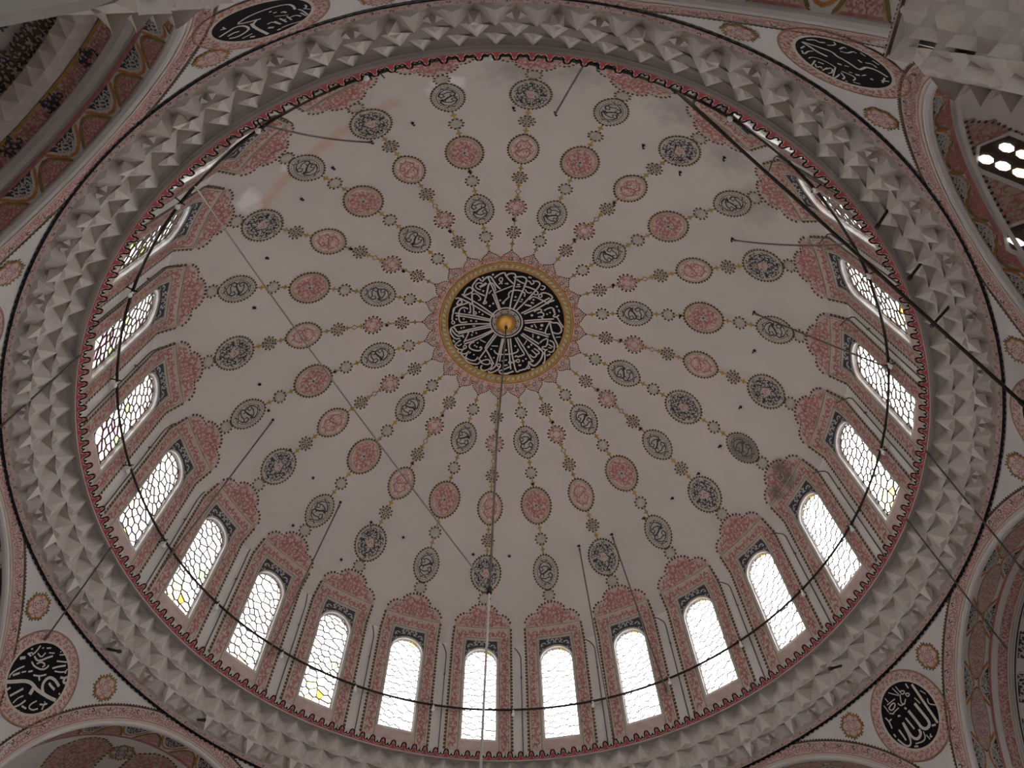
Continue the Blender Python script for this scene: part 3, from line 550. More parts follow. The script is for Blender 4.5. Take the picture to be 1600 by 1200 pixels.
# ------------------------------------------------------------------ painted panels round the windows
SP0 = RHO*math.radians(56.2)               # shoulder
SAP = RHO*math.radians(52.1)               # apex of the cusped crest
SBOT = s_of_z(.15)
HW = .615
def pan(x, s, h): return dome_pt(x, s, h, 5.85)
def build_panel():
    mb = MB(pan)
    ss = [SP0 + (SK-SP0)*i/3 for i in range(3)] + [SK] + [SK + (SBOT-SK)*i/5 for i in range(1, 6)]
    so = s_of_z(WZ1 + .05)                 # top of the hole
    WXo = WX + .016
    def fillp(s0, s1, xl, xr, h, m, nx=4):
        ys = sorted(set([s0, s1] + [y for y in ss if s0 < y < s1])); mb.fill(ys, lambda y: xl, lambda y: xr, nx, h, m)
    zc_s = s_of_z(WZC)
    fillp(SP0, zc_s - WXo, -HW, HW, .010, 'pink', 8)
    fillp(zc_s - WXo, SBOT, -HW, -WXo, .010, 'pink'); fillp(zc_s - WXo, SBOT, WXo, HW, .010, 'pink')
    a = [(-WXo*math.cos(math.pi*i/14), zc_s - WXo*math.sin(math.pi*i/14)) for i in range(15)]
    mb.band(a, [(x, zc_s - WXo) for x, y in a], .010, 'pink', closed=False)
    fillp(s_of_z(WZ0-.035), SBOT, -WXo, WXo, .010, 'pink')
    # navy spandrel over the arch
    D = .350; sd = SP0 + .235
    def span(A, B, h, m):                   # between two outlines in rows, with a row on the bend where drum meets dome
        for q in range(len(A)-1):
            for r_ in range(6):
                f0, f1 = r_/6, (r_+1)/6; L_ = lambda p, p2, f: (p[0]+(p2[0]-p[0])*f, p[1]+(p2[1]-p[1])*f)
                mb.face([mb.P(*L_(A[q], B[q], f0), h), mb.P(*L_(A[q+1], B[q+1], f0), h), mb.P(*L_(A[q+1], B[q+1], f1), h), mb.P(*L_(A[q], B[q], f1), h)], m)
    span(a, [(x*D/WXo, sd) for x, y in a], .014, 'greytan')
    a2 = [(x*1.0, y-.015) for x, y in a]
    span(a2, [(x*.318/WXo, sd+.035) for x, y in a], .020, 'navy')
    for sx in (-1, 1):
        for x, y, r, t in ((.06, sd+.085, .055, 2.2), (.16, sd+.10, .06, .6), (.245, sd+.16, .055, 4.0), (.27, sd+.27, .035, 1.2), (.11, sd+.05, .03, 4)):
            mb.ribbon(spiral(sx*x, y, r, t if sx > 0 else math.pi-t, 1.3, sx, 8), .022, .026, 'pale')
            mb.dot(sx*(x+.04), y+.03, .016, .026, 'pale', 5, .026)
    # inner grey slip beside the window and lines
    for sx in (-1, 1):
        ys = [sd-.02 + (SBOT-sd)*i/7 for i in range(8)]
        for xx, wd, mm in ((.355, .030, 'greytan'), (.380, .012, 'olive'), (.395, .010, 'cream'), (.570, .014, 'cream'), (.555, .008, 'olive')):
            mb.ribbon([(sx*xx, y) for y in (ys if xx < .5 else [SP0+.02 + (SBOT-SP0-.02)*i/7 for i in range(8)])], wd, .014, mm)
        n = 36
        for i in range(n): mb.dot(sx*(HW+.002), SP0 + (SBOT-SP0)*(i+.5)/n, .026, .012, 'dot', 5, .034)
        mb.ribbon([(sx*.595, SP0 + (SBOT-SP0)*i/7) for i in range(8)], .014, .012, 'olive')
    for y, wd, mm in ((sd-.022, .012, 'olive'), (sd-.038, .010, 'cream'), (SP0+.02, .014, 'cream'), (SP0+.002, .010, 'olive'), (SP0-.022, .016, 'tan'), (SP0-.045, .010, 'olive')):
        xm = .395 if y > SP0+.1 else HW-.03
        mb.ribbon([(-xm + 2*xm*i/8, y) for i in range(9)], wd, .0145, mm)
    # scrolls in the rose bands
    def inb(x, s): return (SP0+.06 < s < SBOT-.02) and ((.415 < abs(x) < .545) or (s < sd-.06 and abs(x) < .545))
    scrolls(mb, inb, (-.56, .56, SP0, SBOT), .098, .026, .0165, 'rose', 5)
    scrolls(mb, inb, (-.53, .56, SP0+.04, SBOT), .14, .014, .0155, 'cream', 9, leaves=False)
    # cusped crest on top
    h_ = SP0 - .05 - SAP
    C = [(-HW, SP0-.03), (-.60, SP0-.10), (-.55, SP0-.19), (-.48, SP0-.25), (-.40, SP0-.27), (-.335, SP0-.245), (-.30, SP0-.27), (-.315, SP0-.315), (-.29, SP0-.37), (-.22, SP0-.43), (-.13, SP0-.465), (-.05, SP0-.475), (0, SAP)]
    C = C + [(-x, y) for x, y in C[-2::-1]]
    rowsC = sorted(set([round(c[1], 3) for c in C]))
    half = [c for c in C if c[0] <= 0]
    base = [(c[0]*.999, SP0-.02) for c in half]
    mb.band([(0.0, c[1]) for c in half], half, .010, 'pink', closed=False); mb.band(half, [(0.0, c[1]) for c in half], .0101, 'pink', closed=False)
    other = [(-x, y) for x, y in half]; mb.band([(0.0, c[1]) for c in other], other, .010, 'pink', closed=False)
    mb.fill([SP0-.03, SP0], lambda y: -HW, lambda y: HW, 8, .010, 'pink')
    for p in even(C, .078):
        if p[1] < SP0-.04: mb.dot(p[0]*1.01, p[1]-.006, .028, .012, 'dot', 5)
    mb.ribbon([(x*.95, SP0 + (y-SP0)*.93) for x, y in C], .013, .012, 'tan')
    scrolls(mb, inpoly([(x*.88, SP0-.05+(y-SP0+.05)*.86) for x, y in C]), (-.56, .56, SAP, SP0), .10, .028, .0165, 'rose', 12)
    mb.ribbon(spiral(0, SP0-.2, .10, 0, 1.9, 1, 12), .016, .0175, 'tan')
    return mb.mesh('window_panel')
pme = build_panel()
for k in range(24): link('window_panel', pme, drum, rz=theta(k))
# cable tray: thin painted-over conduit on each pier
mb = MB(wmap)
mb.ribbon([(.455+.0, z) for z in (.06, .5, .95)], .011, .010, 'ironw')
me = mb.mesh('conduit')
for k in range(24): link('conduit', me, drum, rz=theta(k+.03))

# ------------------------------------------------------------------ iron hooks left in the dome plaster
def hook_mesh(phi):
    mp, c = frame_map(phi); mb = MB(mp)
    mb.fan([([.033*math.cos(i), .033*math.sin(i)][0], .033*math.sin(i)) for i in range(6)], .012, 'iron')
    n0 = Vector((-math.sin(math.radians(phi)), 0, -math.cos(math.radians(phi))))
    mb.tube([n0*.0, n0*.05, n0*.07 + Vector((0, .018, 0)), n0*.055 + Vector((0, .034, 0))], .013, 'iron', 6)
    return mb.mesh('iron_hook'), c
for phi, ks in ((20.6, [2*j+.05 for j in range(12)]), (30.8, [1+3*j for j in range(8)]), (43.5, [12.2, 13.55, 14.81, 15.45, 10.38, 9.74, 6.58, 5.57, 4.79, 3.53, 4.17, 2.91, .4, 23.76, 21.85, 22.48, 20.55, 19.91, 19.12, 18.64, 17.33, 16.5, 11.65, 14.16, 8.47, 7.23, 19.3, 21.2, 1.65, 2.27]), (51.6, [9.64, 21.71, 20.81])):
    me, c = hook_mesh(phi)
    for k in ks: link('iron_hook', me, dome, rot(c, theta(k)), theta(k))
# ================================================================== CORNICE of muqarnas under the dome
cornice = link('trim_cornice', None); cornice.empty_display_size = .2
tag(cornice, 'round stalactite cornice of three tiers of carved plaster cells under the drum', 'cornice', kind='structure')
CW = math.radians(3.75)
def pol(a, r, z): return (r*U*math.cos(a), r*U*math.sin(a), z*U)
TIERS = [(1.089, -.112, 1.064, -.090), (1.057, -.090, 1.043, -.043), (1.036, -.043, 1.024, .004)]
TT = [.0125, .013, .0135]
def cell(i, deep=False):
    rb, zb, rt, zt = TIERS[i]; t = TT[i]; h = CW/2; mb = MB(None)
    nxt = TIERS[i+1][0] if i < 2 else rt - t - .0005
    mb.mp = lambda x, y, z: (x, y, z)
    A0, A1, A2 = pol(-h, rb, zb), pol(0, rb, zb), pol(h, rb, zb)
    T0, T1, T2 = pol(-h, rt-t, zt), pol(0, rt+t*1.1, zt), pol(h, rt-t, zt)
    zm = zb + (zt-zb)*.20; rm = rb - (rb-rt)*.10
    B0, B2 = pol(-h, rm - .009, zm), pol(h, rm - .009, zm)          # prow of the tooth
    M0, M2 = pol(-h*.5, (rb+rt)/2 + t*.55, zm), pol(h*.5, (rb+rt)/2 + t*.55, zm)
    C1 = pol(0, rb + .004, zm)
    f = lambda pts, m: mb.raw(pts, m)
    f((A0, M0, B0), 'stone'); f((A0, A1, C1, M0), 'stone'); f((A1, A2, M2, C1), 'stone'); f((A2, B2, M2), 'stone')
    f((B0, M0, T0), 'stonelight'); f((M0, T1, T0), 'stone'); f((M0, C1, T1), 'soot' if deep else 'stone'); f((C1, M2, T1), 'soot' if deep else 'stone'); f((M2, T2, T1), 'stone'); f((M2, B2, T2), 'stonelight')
    N0, N1, N2 = pol(-h, nxt, zt), pol(0, nxt, zt), pol(h, nxt, zt)
    f((T0, T1, N1, N0), 'stone'); f((T1, T2, N2, N1), 'stone')
    if i == 0 and not deep:                 # hanging drop between two niches
        c = pol(0, rt+.001, zt); q = [pol(-h*.34, rt-.010, zt), pol(h*.34, rt-.010, zt), pol(h*.30, rt+.012, zt), pol(-h*.30, rt+.012, zt)]; ap_ = pol(0, rt-.002, zt-.042)
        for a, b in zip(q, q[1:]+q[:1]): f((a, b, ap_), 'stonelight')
    if i == 0 and deep:                     # scalloped hood of the niche
        for s in (-1, 1):
            p0, p1, p2 = pol(s*h*.55, rt+.004, zt-.004), pol(s*h*.2, rt+.010, zt-.010), pol(0, rt+.004, zt-.018)
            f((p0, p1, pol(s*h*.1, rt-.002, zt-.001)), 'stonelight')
    return mb.mesh('muqarnas_cell')
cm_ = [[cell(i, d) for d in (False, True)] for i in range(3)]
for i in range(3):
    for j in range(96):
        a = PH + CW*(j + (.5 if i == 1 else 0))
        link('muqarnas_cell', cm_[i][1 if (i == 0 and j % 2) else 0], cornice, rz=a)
def ringband(mb, prof, m, n=144):
    rows = []
    for r, z in prof:
        rows.append([mb.P(r*U*math.cos(2*math.pi*j/n), r*U*math.sin(2*math.pi*j/n), z*U) for j in range(n)])
    for A, B in zip(rows, rows[1:]):
        for j in range(n): k = (j+1) % n; mb.face((A[j], A[k], B[k], B[j]), m)
ident = lambda x, y, h: (x, y, h)
mb = MB(ident)
ringband(mb, [(1.034, .0045), (1.0125, .0035), (1.0118, .0005), (1.006, -.0005), (1.0055, -.0025), (1.0, -.0035), (1.0, .0005)], 'grey')
mb.build('moulding', cornice)
mb = MB(ident); ringband(mb, [(1.0105, -.0003), (1.0098, -.0006)], 'cream'); ringband(mb, [(1.0046, -.0030), (1.0038, -.0034)], 'pink'); mb.build('moulding_line', cornice)
# lobed border on the crest
def crest(x, y, h):
    r = (1.0 - .0178*y)*U - h*.72; z = (.0005 + .0185*y)*U - h*.69
    a = -x/6.0; return (r*math.cos(a), r*math.sin(a), z)
mb = MB(crest); SP = math.pi/12*6.0/8
def notch(u):                               # outline of the cut edge: two small lobes, then a round tongue
    v = abs(u)
    if v < .30:
        e = (v - .15)/.15; return .56 - .30*math.sqrt(max(0, 1 - e*e))
    e = (.5 - v)/.20; return .58 + .40*math.sqrt(max(0, 1 - e*e))
for j in range(8):
    x0 = (j-3.5)*SP
    us = [-.5, -.44, -.38, -.33, -.305, -.295, -.26, -.2, -.15, -.1, -.04, 0, .04, .1, .15, .2, .26, .295, .305, .33, .38, .44, .5]
    A = [(x0+u*SP, 0) for u in us]; B = [(x0+u*SP, notch(u)) for u in us]
    mb.band(A, B, 0, 'red', closed=False); mb.band(A, B, -.012, 'red', closed=False); mb.band(B, B, 0, 'red', closed=False, h2=-.012)
    lob = [p for p, u in zip(B, us) if abs(u) < .31]
    mb.ribbon([(x, y-.035) for x, y in lob], .026, .003, 'black'); mb.ribbon([(x0+(x-x0)*1.10, y-.17) for x, y in lob], .012, .003, 'cream')
    for s in (-1, 1):
        tg = [(x0 + (s*.5)*SP - s*d*SP, .58 + .36*math.sqrt(max(0, 1-(d/.19)**2))) for d in (.0, .06, .11, .15, .175, .19)]
        mb.ribbon(tg, .026, .003, 'black'); mb.ribbon([(x0 + s*.5*SP - s*d*SP, .50 + .22*math.sqrt(max(0, 1-(d/.12)**2))) for d in (0, .05, .09, .12)], .012, .003, 'cream')
me = mb.mesh('lobed_border')
for k in range(24): link('lobed_border', me, cornice, rz=theta(k))
mb = MB(ident); ringband(mb, [(1.098, -.1205), (1.089, -.112)], 'pink2'); mb.build('rose_band', cornice)
mb = MB(lambda x, y, h: pol(x/(1.094*U), 1.0975 - .008*y/.09 - h, -.1205 + .0080*y/.09 - h))
for j in range(640):
    mb.ribbon(spiral(2*math.pi*1.094*U*j/640, .028 + .034*(j % 2), .028, j*1.7, 1.5, 1 if j % 3 else -1, 6), .011, .0008, 'rose' if j % 3 else 'ink')
o = mb.build('rose_band_scroll', cornice); o['kind'] = 'stuff'
mb = MB(lambda x, y, h: pol(x, 1.0995 + y*.0 - h, -.1212 + y*.001))
mb.v = []
for j in range(420):
    a = 2*math.pi*j/420; d = math.pi/420
    mb.raw((pol(a-d, 1.0965, -.1192), pol(a+d, 1.0965, -.1192), pol(a+d, 1.0992, -.1240), pol(a, 1.1000, -.1275), pol(a-d, 1.0992, -.1240)), 'black')
o = mb.build('dark_scallop_edge', cornice); o['kind'] = 'stuff'

mb = MB(ident); ringband(mb, [(1.090, -.110), (1.0975, -.1180), (1.104, -.112), (1.108, .03), (1.03, .034), (1.012, .0205)], 'grey'); mb.build('leak_backing', cornice)  # unseen ring added behind the cornice to stop sky leaking through
mb = MB(ident); ringband(mb, [(1.035, .05), (1.25, .05), (1.72, -.22), (1.75, -.72)], 'grey'); rf = mb.build('sky_shield', None); tag(rf, 'unseen sheet added outside the drum to block sky light', 'sky_shield', kind='structure')  # added outer sheet, unseen, keeps sky light out of mesh cracks
# ================================================================== PENDENTIVES
RS = 1.190617 * U; ZS = -.5756 * U; HA = .432; DA = math.sqrt((RS/U)**2 - HA**2)
E0 = math.asin((-.235*U - ZS)/RS)
def ppt(az, el, h=0): return ((RS-h)*math.cos(el)*math.cos(az), (RS-h)*math.cos(el)*math.sin(az), ZS + (RS-h)*math.sin(el))
PHALF = math.radians(22.5)
ETOP = math.asin((-.119*U - ZS)/RS)
def arch_el(az, H):
    """elevation of the arch circle (radius H) on the pendentive sphere at offset az from the pendentive axis"""
    al = PHALF - abs(az); D = math.sqrt((RS/U)**2 - H*H); r = D/math.cos(al); q = (RS/U)**2 - r*r
    return math.asin(math.sqrt(q)/(RS/U)) if q > 0 else 0.0
PSM = lambda x, y, h: ppt(x/(RS*math.cos(E0)), E0 + y/RS, h)
RND = {k_: v_ for k_, v_ in ROUND.items()}
PINFO = {4: ('LR', (-.006, .011)), 10: ('UR', (-.004, -.014)), 13: ('UL', (-.027, .017)), 19: ('LL', (.013, -.017))}
PWHERE = {1: 'low beside the bottom centre arch', 4: 'at lower right, with tall parallel letter strokes', 7: 'at the right edge', 10: 'at upper right, with a long slanting stroke', 13: 'at upper left, with a looped stroke', 16: 'at the left edge', 19: 'at lower left, with thick looped letters', 22: 'low to the left of the bottom centre arch'}
def star_med(mb, cx, cy, r, m='rose', g='pink2'):
    P = [(cx + (r if i % 2 == 0 else r*.88)*math.cos(math.pi*i/8 + .39), cy + (r if i % 2 == 0 else r*.88)*math.sin(math.pi*i/8 + .39)) for i in range(16)]
    mb.fan(P, .006, 'olive'); mb.fan([(cx+(x-cx)*.90, cy+(y-cy)*.90) for x, y in P], .009, 'orange'); mb.fan([(cx+(x-cx)*.80, cy+(y-cy)*.80) for x, y in P], .012, g)
    for p in even([(cx+(x-cx)*1.06, cy+(y-cy)*1.06) for x, y in P], r*.26): mb.dot(p[0], p[1], r*.075, .008, 'dot', 4)
    for i in range(8):
        t = 2*math.pi*i/8; mb.ribbon(spiral(cx+r*.5*math.cos(t), cy+r*.5*math.sin(t), r*.2, t, 1.4, 1 if i % 2 else -1, 7), r*.085, .015, m)
    for i in range(8): t = 2*math.pi*(i+.5)/8; mb.dot(cx+r*.25*math.cos(t), cy+r*.25*math.sin(t), r*.07, .015, m, 5)
starmesh = MB(PSM); star_med(starmesh, 0, 0, .205); 
pend_me = None
for p0 in (1, 4, 7, 10, 13, 16, 19, 22):
    th = theta(p0 + .5); mb = MB(lambda x, y, h: ppt(x, y, h)); N = 40; M_ = 10; rows = []
    for i in range(N+1):
        az = -PHALF + .0004 + (2*PHALF-.0008)*i/N; e1 = min(arch_el(az, HA), ETOP - 1e-4)
        rows.append([mb.P(az, ETOP + (e1-ETOP)*j/M_) for j in range(M_+1)])
    for A, B in zip(rows, rows[1:]):
        for j in range(M_): mb.face((A[j], B[j], B[j+1], A[j+1]), 'white')
    if pend_me is None: pend_me = mb.mesh('pendentive', True)
    po = link('wall_pendentive', pend_me, None, rz=th)
    tag(po, 'white curved pendentive with painted roundel ' + PWHERE[p0], 'wall', kind='structure')
    key, cen = PINFO.get(p0, ('LR', (0, 0))); cx, cy = cen[0]*U, cen[1]*U; RR = .078*U
    mb = MB(PSM); C = lambda r: [(cx + r*x, cy + r*y) for x, y in circ(1, 64)]
    mb.band(C(.001), C(RR*.6), .012, 'black'); mb.band(C(RR*.6), C(RR), .012, 'black')
    ro = mb.build('roundel', po)
    mb = MB(PSM); mb.band(C(RR*1.0), C(RR*1.07), .014, 'cream'); mb.band(C(RR*1.07), C(RR*1.36), .010, 'pink2'); mb.ribbon(C(RR*1.345), .012, .014, 'rose', closed=True); mb.ribbon(C(RR*1.375), .010, .013, 'olive', closed=True)
    for i in range(108):
        t = 2*math.pi*i/108; r = RR*(1.12, 1.20, 1.28)[i % 3]; mb.ribbon(spiral(cx + r*math.cos(t), cy + r*math.sin(t), RR*.062, t*5, 1.5, 1 if i % 2 else -1, 7), .016, .014, 'rose' if i % 5 else 'orange')
    mb.build('roundel_border', ro)
    if p0 in PINFO:
        mb = MB(lambda x, y, h: PSM(cx+x, cy+y, h)); strokes(mb, RND[key], RR, .017, 'letter'); mb.build('lettering', ro, label='white Arabic calligraphy on the black disc')
    for s in (-1, 1):
        mb = MB(PSM); star_med(mb, s*.150*U, .076*U, .195); mb.build('star_medallion', po)

# ================================================================== EIGHT ARCHES, soffits, semi-domes, apses
AH = HA*U; ZAS = ZS
DEND = {9: 1.158, 15: 1.172}
AWHERE = {0: 'bottom centre', 3: 'lower right', 6: 'right', 9: 'upper right', 12: 'top centre', 15: 'upper left', 18: 'left', 21: 'lower left'}
ZFLOOR = -11.0
def amap(dfun):
    def mp(x, y, h):                       # x arc length along the soffit, y depth (R units, measured from the arch face), h towards the arch centre
        t = x/AH; r = AH - h; return (dfun(y)*U, r*math.sin(t), ZAS + r*math.cos(t))
    return mp
for k in range(0, 24, 3):
    th = theta(k); de = DEND.get(k, 1.195); mpA = amap(lambda y: DA + y); W = de - DA
    full = math.pi/2*AH
    mb = MB(mpA); n = 48; A = [(-full + 2*full*i/n) for i in range(n+1)]
    mb.band([(x, 0) for x in A], [(x, W+.001) for x in A], 0, 'white', closed=False)
    ar = mb.build('arch_soffit', None, rz=th)
    tag(ar, 'broad arch with painted soffit, %s of the eight' % AWHERE[k], 'arch', kind='structure')
    mb = MB(mpA)                            # rounded white edge moulding
    prof = [(0, .0), (0, .035), (.004, .05), (.011, .05), (.014, .02), (.015, 0)]
    AM = [q*.86 for q in A]; rows = [[mb.P(x, y, h) for x in AM] for y, h in prof]
    for a, b in zip(rows, rows[1:]):
        for i in range(n): mb.face((a[i], a[i+1], b[i+1], b[i]), 'white')
    mb.build('edge_moulding', ar)
    # rose band on the pendentive face beside the arch, with a dark scalloped edge
    def bandmap(x, y, h):                   # x along the arch, y metres outward from the edge, on the pendentive sphere
        t = x/AH; H = HA + y/U; H = min(H, max(HA+.0005, (-.1195 + .5756)/max(math.cos(t), .05))); D = math.sqrt((RS/U)**2 - H*H)
        p = (D*U, H*U*math.sin(t), ZS + H*U*math.cos(t)); f = 1 - h/RS
        return (p[0]*f, p[1]*f, ZS + (p[2]-ZS)*f)
    mb = MB(bandmap); BW = .20; TH = math.radians(79)*AH; X = [-TH + 2*TH*i/90 for i in range(91)]
    mb.band([(x, 0) for x in X], [(x, BW) for x in X], .006, 'pink2', closed=False)
    mb.ribbon([(x, .018) for x in X], .022, .010, 'cream'); mb.ribbon([(x, .036) for x in X], .010, .010, 'rose')
    n_ = 120
    for i in range(n_):
        x = -TH + 2*TH*(i+.5)/n_
        if (HA + .12/U)*math.cos(x/AH) + ZS/U > -.121: continue
        mb.ribbon(spiral(x, .085, .034, i*2.4, 1.6, 1 if i % 2 else -1, 7), .014, .010, 'rose'); mb.ribbon(spiral(x+.03, .148, .032, i*1.3, 1.6, -1 if i % 2 else 1, 7), .014, .010, 'ink' if i % 4 == 0 else 'rose'); mb.dot(x+.028, .112, .011, .011, 'rose', 5)
    mb.build('rose_band', ar)
    mb = MB(bandmap)
    for i in range(150):
        x = -TH + 2*TH*(i+.5)/150
        if (HA + BW/U)*math.cos(x/AH) + ZS/U > -.122: continue
        mb.face([mb.P(x-.026, BW-.008, .012), mb.P(x+.026, BW-.008, .012), mb.P(x+.026, BW+.012, .012), mb.P(x, BW+.034, .012), mb.P(x-.026, BW+.012, .012)], 'dot')
    o = mb.build('scallop_edge', ar); o['kind'] = 'stuff'
    # cartouche lobes on the soffit, ink and rose, with a wavy white ribbon left between them
    y0, y1 = .017*U, (W - .010)*U; CWd = y1 - y0; mpL = lambda x, y, h, f=mpA: f(x, y/U, h)
    style = {12: (18.6, 26.7, 36.0, 'ro'), 15: (15.0, 5.4, 12.6, 'ro'), 6: (21.0, 9.0, 19.5, 'full'), 3: (21.0, 9.0, 19.5, 'full'), 9: (16.0, -36.0, -43.5, 'io')}.get(k, (15.2, 11.5, 19.4, 'io'))
    per = math.radians(style[0])*AH
    def lobe(xc, side, col, wf=.385, df=.84):
        """half-oval lobe standing on the outer (side=0) or inner (side=1) edge"""
        mb = MB(mpL); hw = per*wf
        prof = [(-1, 0), (-.89, .06), (-.80, .18), (-.72, .34), (-.60, .54), (-.44, .74), (-.22, .92), (0, 1.0), (.22, .92), (.44, .74), (.60, .54), (.72, .34), (.80, .18), (.89, .06), (1, 0)]
        def to(u, v): 
            yy = v*CWd*df; return (xc + u*hw, (y1 - yy) if side else (y0 + yy))
        def sc(f, g): return [to(u*f, v*g) for u, v in prof]
        for f, g, h_, m_ in ((1, 1, .004, 'dot' if col == 'rose' else 'orange'), (.93, .95, .006, 'gold' if col == 'rose' else 'cream'), (.88, .91, .008, 'tan' if col == 'rose' else 'cream'), (.78, .80, .010, 'pink' if col == 'rose' else 'ink')): mb.conform(sc(f, g), h_, m_, 16)
        for i in range(1, len(prof)-2):
            for f in (0, .33, .66):
                u = prof[i][0] + (prof[i+1][0]-prof[i][0])*f; v = prof[i][1] + (prof[i+1][1]-prof[i][1])*f
                c_ = to(u*1.02, v*1.02); mb.dot(c_[0], c_[1], .022, .006, 'olive' if col == 'rose' else 'orange', 5, .022)
        if col == 'rose': mb.conform([to(-.80, .01), to(.80, .01), to(.72, .10), to(-.72, .10)], .013, 'rose', 12)
        for j in range(5):
            for i in range(-3, 4):
                u = i*.21 + (.1 if j % 2 else 0); v = .17 + j*.15
                if abs(u) > .62*math.sqrt(max(0, 1 - (v/.85)**2)) + .02: continue
                c_ = to(u, v); r = hw*.13
                mb.ribbon([(c_[0]+p, c_[1]+q) for p, q in spiral(0, 0, r, i*2.1+j, 1.5, 1 if (i+j) % 2 else -1, 7)], (.016 if col == 'rose' else .013) * (1 if side is not None else 1), .0125, 'rose' if col == 'rose' else 'pale')
        return mb
    def oval(xc):
        mb = MB(mpL); ym = (y0+y1)/2
        def sc(f): return [(xc + per*.46*f*math.cos(t)*(1), ym + CWd*.36*f*math.sin(t)*(1 - .3*abs(math.cos(t))**5)) for t in [2*math.pi*i/28 for i in range(28)]]
        mb.conform(sc(1), .004, 'dot', 20); mb.conform(sc(.95), .006, 'tan', 20); mb.conform(sc(.84), .008, 'pink', 18)
        for j in range(-4, 5):
            for i in range(-1, 2):
                c_ = (xc + per*.085*j, ym + CWd*.17*i)
                if (j/4.6)**2 + (i/1.7)**2 > 1: continue
                mb.ribbon([(c_[0]+p, c_[1]+q) for p, q in spiral(0, 0, .040, i*2.1+j, 1.5, 1 if (i+j) % 2 else -1, 7)], .011, .011, 'rose')
        return mb
    lim = 70.0
    def series(ph_): return [ph_ + style[0]*i for i in range(-12, 13) if abs(ph_ + style[0]*i) < lim]
    for a_ in series(style[1]):
        x = math.radians(a_)*AH
        if style[3] == 'full': oval(x).build('rose_cartouche', ar)
        else: lobe(x, 0 if style[3] == 'ro' else 1, 'rose').build('rose_cartouche', ar)
    for a_ in series(style[2]):
        x = math.radians(a_)*AH
        if style[3] == 'full': lobe(x, 0, 'ink', .33, .36).build('ink_cartouche', ar); lobe(x, 1, 'ink', .34, .40).build('ink_cartouche', ar)
        else: lobe(x, 1 if style[3] == 'ro' else 0, 'ink').build('ink_cartouche', ar)
    mb = MB(mpA)                            # inner red line
    mb.band([(x, W-.010) for x in A], [(x, W-.003) for x in A], .008, 'rose', closed=False); mb.build('red_line', ar)
    # semi-dome
    def shmap(x, y, h, de=de):              # x along, y inwards (metres)
        t = x/AH; be = y/AH; r = AH - h; return (de*U + r*math.sin(be), r*math.cos(be)*math.sin(t), ZAS + r*math.cos(be)*math.cos(t))
    mb = MB(shmap); B_ = [math.pi/2*AH*i/14 for i in range(15)]
    mb.fill(B_, lambda y: -full, lambda y: full, 36, 0, 'white')
    so = mb.build('wall_semidome', None, rz=th, smooth=True)
    tag(so, 'semi-dome behind the %s arch' % AWHERE[k], 'vault', kind='structure')
    def shell_part(name, f, **kw):
        m_ = MB(shmap); f(m_); return m_.build(name, so, **kw)
    if k in (21, 3, 18, 0, 12):
        def sm(m_): star_med(m_, .65, .36, .20, 'ink', 'greytan')
        shell_part('star_medallion', sm); 
        def sm2(m_): star_med(m_, -.65, .36, .20, 'ink', 'greytan')
        shell_part('star_medallion', sm2)
        for c_ in (0, 1.3, -1.3):
            def pf(m_, c_=c_):
                P = [(c_-.45, .9), (c_-.45, .30), (c_-.2, .10), (c_, .06), (c_+.2, .10), (c_+.45, .30), (c_+.45, .9)]
                m_.conform(P, .008, 'tan', 14, 6); scrolls(m_, inpoly(P), (c_-.4, c_+.4, .1, .9), .11, .022, .012, 'rose', 4)
                for p in even(P, .075): m_.dot(p[0], p[1], .026, .012, 'dot', 5)
            shell_part('painted_panel', pf)
    if k == 6:
        def rb(m_):
            X = [-full + 2*full*i/48 for i in range(49)]
            m_.band([(x, .08) for x in X], [(x, .22) for x in X], .010, 'rose', closed=False)
            scrolls(m_, lambda x, y: True, (-full, full, .085, .215), .062, .013, .014, 'pink2', 5)
            for y, wd in ((.25, .015), (.29, .015), (.33, .02)): m_.ribbon([(x, y) for x in X], wd, .012, 'greytan' if wd < .02 else 'ink')
        shell_part('rose_band', rb)
        for i in range(-5, 6):
            def pf(m_, i=i):
                c_ = i*.62; P = [(c_-.2, .36), (c_+.2, .36), (c_+.2, .7), (c_-.2, .7)]; m_.conform(P, .010, 'ink', 6, 4); scrolls(m_, inpoly(P), (c_-.2, c_+.2, .36, .7), .09, .022, .014, 'pale', 6+i)
            shell_part('ink_panel', pf)
    if k == 9:
        def rb(m_):
            X = [-full + 2*full*i/48 for i in range(49)]
            m_.band([(x, .02) for x in X], [(x, .07) for x in X], .03, 'white', closed=False, h2=.03)
        shell_part('rib', rb)
        def pf(m_):
            P = [(-1.32, .10), (-1.05, .36), (-.55, .62), (.2, .95), (1.2, .95), (1.5, .4), (1.2, .10), (0, .09)]
            m_.conform(P, .008, 'tan', 26, 8); scrolls(m_, inpoly(P), (-1.4, 1.5, .08, 1.0), .11, .018, .014, 'rose', 4)
            for p in even(P, .085): m_.dot(p[0], p[1], .022, .014, 'ink', 5)
        shell_part('painted_panel', pf)
        for (bx, by, ln, hw) in ((-.86, .16, 1.25, .20), (.27, .03, 1.0, .16)):
            ux, uy = .86, .50; vx, vy = -uy, ux
            def tw(s, t): return (bx + ux*s + vx*t, by + uy*s + vy*t)
            def fr(m_):
                O = [tw(ln, -hw-.05), tw(.15, -hw-.05), tw(-.04, 0), tw(.15, hw+.05), tw(ln, hw+.05)]; m_.conform(O, .014, 'frame', 16, 4)
                I = [tw(ln, -hw), tw(.17, -hw), tw(.01, 0), tw(.17, hw), tw(ln, hw)]; m_.conform(I, .018, 'came', 16, 4)
            wo = shell_part('small_window', fr)
